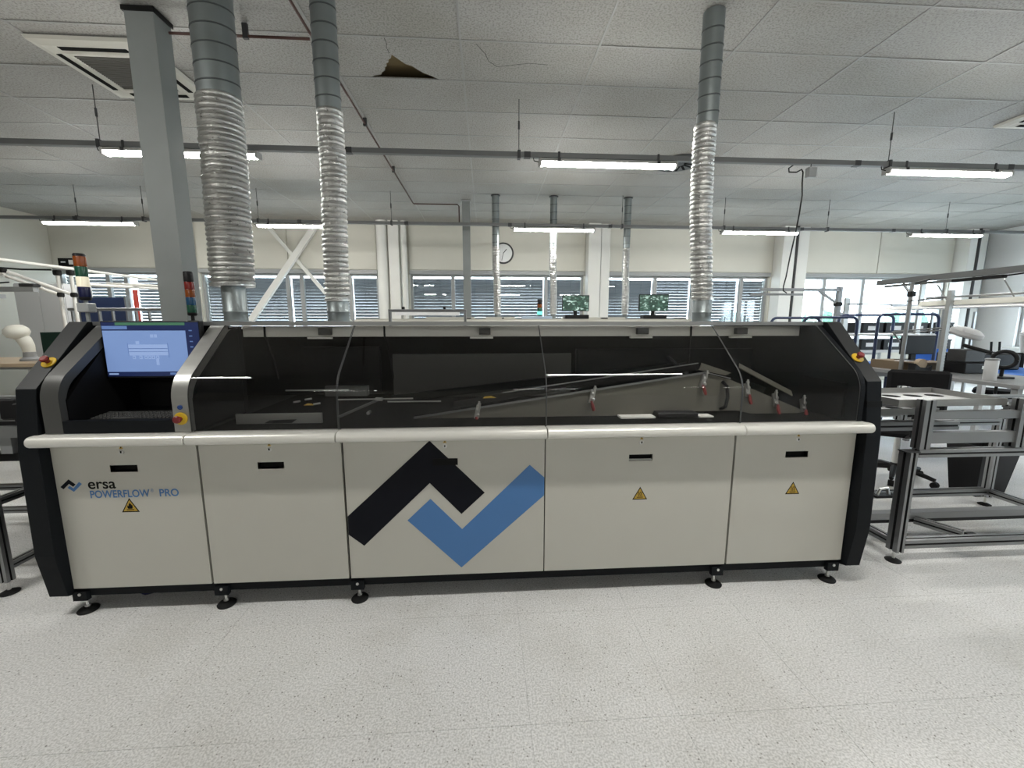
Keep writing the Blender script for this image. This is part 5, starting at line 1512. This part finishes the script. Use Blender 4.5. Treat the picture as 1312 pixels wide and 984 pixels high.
# magnifier lamp on its arm
t = thing('magnifier_lamp', 'white round magnifier lamp on a jointed arm over the benches', 'lamp', (5.5, 4.45, 1.0))
MB().lathe((5.33, 4.28, 1.40), [(0.05, 0.0), (0.13, 0.004), (0.145, 0.025), (0.14, 0.06), (0.10, 0.09), (0.04, 0.10)], 30, (0.15, -0.35, 1)).build('head', 'bench_white', t, smooth=True)
MB().lathe((5.33, 4.28, 1.396), [(0.10, 0.0), (0.10, 0.003)], 26, (0.15, -0.35, 1)).build('lens', 'lens_navy', t)
MB().tube([(5.31, 4.31, 1.47), (5.28, 4.40, 1.50)], 0.022, 10).build('joint', 'black_plastic', t, smooth=True)
MB().tube([(5.28, 4.40, 1.50), (5.08, 4.86, 1.44)], 0.008, 8).build('arm', 'alu', t); MB().tube([(5.30, 4.40, 1.475), (5.10, 4.86, 1.415)], 0.008, 8).build('arm', 'alu', t)
MB().tube([(5.09, 4.87, 1.44), (5.55, 4.93, 1.01)], 0.010, 8).build('arm', 'alu', t)
MB().cbox(5.50, 5.60, 4.89, 4.97, 1.0005, 1.03, 0.005).build('clamp', 'black_plastic', t)

# blue tube trolleys
def trolley(lb, x0, x1, y, zt, depth=0.6):
    t = thing('tube_trolley', lb, 'trolley', ((x0+x1)/2, y, 0), 'blue tube trolleys')
    for yy in (y, y+depth):
        pts = [(x0, yy, 0.12)] + [(x0, yy, zt-0.08)] + [(x0+0.08-0.08*math.cos(a), yy, zt-0.08+0.08*math.sin(a)) for a in (0.4, 0.8, 1.2, 1.57)] + [(x1-0.08+0.08*math.sin(a), yy, zt-0.08+0.08*math.cos(a)) for a in (0.0, 0.4, 0.8, 1.2, 1.57)] + [(x1, yy, 0.12)]
        MB().tube(pts, 0.018, 10).build('frame_tube', 'blue_paint', t, smooth=True)
    for z in (0.30, 0.85, 1.38):
        MB().box(x0+0.02, x1-0.02, y-0.01, y+depth+0.01, z, z+0.022).build('shelf', 'bench_white', t)
    for x in (x0, x1):
        for yy in (y, y+depth):
            MB().cyl((x-0.015, yy, 0.06), (x+0.015, yy, 0.06), 0.06, 16).build('wheel', 'black_rubber', t, smooth=True)
    return t
trolley('blue tube trolley right of the black slanted frame, nearer the machine', 4.05, 4.78, 5.05, 1.62)
trolley('blue tube trolley whose right leg stands by the toothed upright', 5.06, 5.90, 5.05, 1.66)
# things on the trolleys
k = 0
def crate(lb, x, y, z, w, d, h, lab=True, grp='black crates'):
    t = thing('black_crate', lb, 'crate', (x, y, z), grp)
    MB().box(x-w/2, x+w/2, y-d/2, y+d/2, z, z+0.006).build('bottom', 'black_plastic', t)
    for b in ((x-w/2, x+w/2, y-d/2, y-d/2+0.006), (x-w/2, x+w/2, y+d/2-0.006, y+d/2), (x-w/2, x-w/2+0.006, y-d/2+0.0062, y+d/2-0.0062), (x+w/2-0.006, x+w/2, y-d/2+0.0062, y+d/2-0.0062)):
        MB().box(b[0], b[1], b[2], b[3], z+0.0062, z+h).build('side', 'black_plastic', t)
    MB().box(x-w/2-0.008, x+w/2+0.008, y-d/2-0.008, y-d/2-0.0002, z+h-0.03, z+h).build('rim', 'black_plastic', t)
    if lab: MB().box(x-w*0.28, x+w*0.28, y-d/2-0.0022, y-d/2-0.0004, z+h*0.30, z+h*0.68).build('label_card', 'paper', t)
    return t
sh = thing('crate_shelf', 'long white two-tier shelf full of black crates before the bright windows', 'shelf', (8.3, 7.3, 0))
for z in (0.72, 1.04, 1.335):
    MB().box(6.75, 8.93, 7.05, 7.50, z, z+0.022).build('shelf_board', 'bench_white', sh)
for x in (6.73, 8.125, 8.95):
    for y in (7.07, 7.48):
        MB().box(x-0.018, x+0.018, y-0.018, y+0.018, 0, 1.75).build('post', 'alu', sh)
ords = ['first', 'second', 'third', 'fourth', 'fifth', 'sixth', 'seventh', 'eighth']
for k in range(4):
    crate('black crate with white label, upper shelf row, %s from the left' % ords[k], 7.02+0.43*k + (0.08 if k > 2 else 0), 7.26, 1.3575, 0.37, 0.36, 0.20)
for k in range(4):
    crate('black crate with white label, lower shelf row, %s from the left' % ords[k], 7.02+0.43*k + (0.08 if k > 2 else 0), 7.26, 1.0625, 0.37, 0.36, 0.19)
t = thing('carton', 'flat brown carton on the top shelf of the nearer blue trolley', 'carton', (4.45, 5.3, 1.4025))
MB().box(4.14, 4.70, 5.12, 5.55, 1.4025, 1.43).build('tray', 'cardboard', t); MB().box(4.2, 4.6, 5.2, 5.5, 1.4305, 1.445).build('papers', 'paper', t)
t = thing('parts_bag', 'clear plastic bag with dark parts on the nearer blue trolley, middle shelf', 'bag', (4.5, 5.2, 0.8725))
bm = bmesh.new(); bmesh.ops.create_icosphere(bm, subdivisions=3, radius=1)
rb = random.Random(5)
for v in bm.verts:
    n = 1+0.12*rb.uniform(-1, 1)
    v.co = Vector((4.45+v.co.x*0.24*n, 5.28+v.co.y*0.18*n, max(0.8726, 0.99+v.co.z*0.13*n)))
mb = MB(); bm.verts.index_update(); mb.add([v.co[:] for v in bm.verts], [[v.index for v in f.verts] for f in bm.faces]); bm.free()
mb.build('film', 'bench_grey', t, smooth=True)
MB().tube([(4.45, 5.28, 1.11), (4.46, 5.27, 1.16), (4.44, 5.30, 1.20)], [0.05, 0.02, 0.05], 10).build('knot', 'bench_grey', t, smooth=True)
# overhead arm frame near the right pier
t = thing('overhead_arm', 'thin aluminium overhead arm with bracket before the bright windows', 'frame', (4.9, 6.0, 0))
MB().box(4.10, 5.32, 5.97, 6.03, 2.02, 2.06).build('arm', 'alu', t); MB().box(3.95, 4.75, 5.98, 6.02, 1.955, 1.985).build('lamp_carrier', 'alu', t)
for x in (4.2, 4.6): MB().cyl((x, 6.0, 1.985), (x, 6.0, 2.02), 0.008, 6).build('suspension', 'alu', t)
MB().box(5.30, 5.36, 5.97, 6.03, 0, 2.09).build('upright', 'alu', t)
MB().bar((5.0, 6.0, 2.03), (5.31, 6.0, 1.84), 0.03, 0.03).build('brace', 'alu', t); MB().cbox(5.28, 5.38, 5.96, 6.04, 1.80, 1.86, 0.01).build('joint', 'joint_black', t)
MB().box(5.1, 5.6, 5.9, 6.1, 0, 0.0195).build('foot_plate', 'alu', t)
for (lb, x, y, z1) in (('perforated grey upright standing behind the blue trolley', 6.02, 6.6, 1.96), ('slim grey upright rising before the window post', 7.5, 6.75, 2.35)):
    t = thing('storage_upright', lb, 'post', (x, y, 0))
    MB().box(x-0.04, x+0.04, y-0.02, y+0.02, 0.0105, z1).build('shaft', 'brushed', t); MB().box(x-0.12, x+0.12, y-0.12, y+0.12, 0, 0.01).build('foot_plate', 'alu', t)
tag(MB().cyl((6.02, 6.560, 1.86), (7.46, 6.700, 1.85), 0.012, 8).build('cross_rod', 'alu'), 'thin horizontal rod between uprights before the bright windows', 'rod')
# things on the blue and white benches
t = thing('instrument', 'black box with two antennas on the blue topped bench', 'instrument', (6.75, 5.1, 0.9305))
MB().cbox(6.40, 7.10, 5.0, 5.45, 0.9305, 1.14, 0.012).build('case', 'black_plastic', t)
for x in (6.78, 6.90): MB().cyl((x, 5.1, 1.14), (x-0.02, 5.1, 1.30), 0.012, 8).build('antenna', 'black_plastic', t)
t = thing('blue_bin', 'open blue storage bin beside the black box, at the right edge', 'bin', (6.9, 5.75, 0.9305))
MB().box(6.62, 7.15, 5.55, 6.0, 0.9305, 0.94).build('bottom', 'blue_top', t)
for b in ((6.62, 6.63, 5.55, 6.0), (7.14, 7.15, 5.55, 6.0), (6.6302, 7.1398, 5.55, 5.56), (6.6302, 7.1398, 5.99, 6.0)):
    MB().box(b[0], b[1], b[2], b[3], 0.9402, 1.15).build('side', 'blue_top', t)
tag(MB().cbox(6.1, 6.32, 4.75, 5.0, 0.9305, 0.955, 0.003).build('yellow_folder', 'sign_yellow'), 'yellow folder on the blue topped bench', 'folder')
t = thing('microscope', 'white desk microscope with slanted arm on the far white bench', 'microscope', (9.6, 6.8, 0.9505))
MB().cbox(9.45, 9.85, 6.6, 6.95, 0.9505, 0.99, 0.01).build('base', 'bench_white', t)
MB().tube([(9.75, 6.85, 0.99), (9.60, 6.8, 1.35)], 0.045, 12).build('arm', 'bench_white', t, smooth=True); MB().tube([(9.60, 6.8, 1.33), (9.85, 6.7, 1.55)], 0.06, 12).build('tube', 'bench_white', t, smooth=True)
t = thing('microscope', 'second white desk microscope, right of the first one', 'microscope', (10.5, 6.8, 0.9505))
MB().cbox(10.35, 10.75, 6.6, 6.95, 0.9505, 0.99, 0.01).build('base', 'bench_white', t)
MB().tube([(10.65, 6.85, 0.99), (10.45, 6.8, 1.50)], 0.035, 12).build('arm', 'bench_white', t, smooth=True); MB().tube([(10.45, 6.8, 1.50), (10.25, 6.7, 1.52)], 0.05, 12).build('tube', 'bench_white', t, smooth=True)
t = thing('tablet_stand', 'small black tilted tablet on the far white bench', 'tablet', (10.0, 6.55, 0.9505))
MB().bar((9.95, 6.50, 1.02), (10.08, 6.54, 1.22), 0.16, 0.02, up=(0, -1, 0.2)).build('tablet', 'black_plastic', t); MB().box(9.9, 10.1, 6.57, 6.66, 0.9505, 0.965).build('stand', 'black_plastic', t)
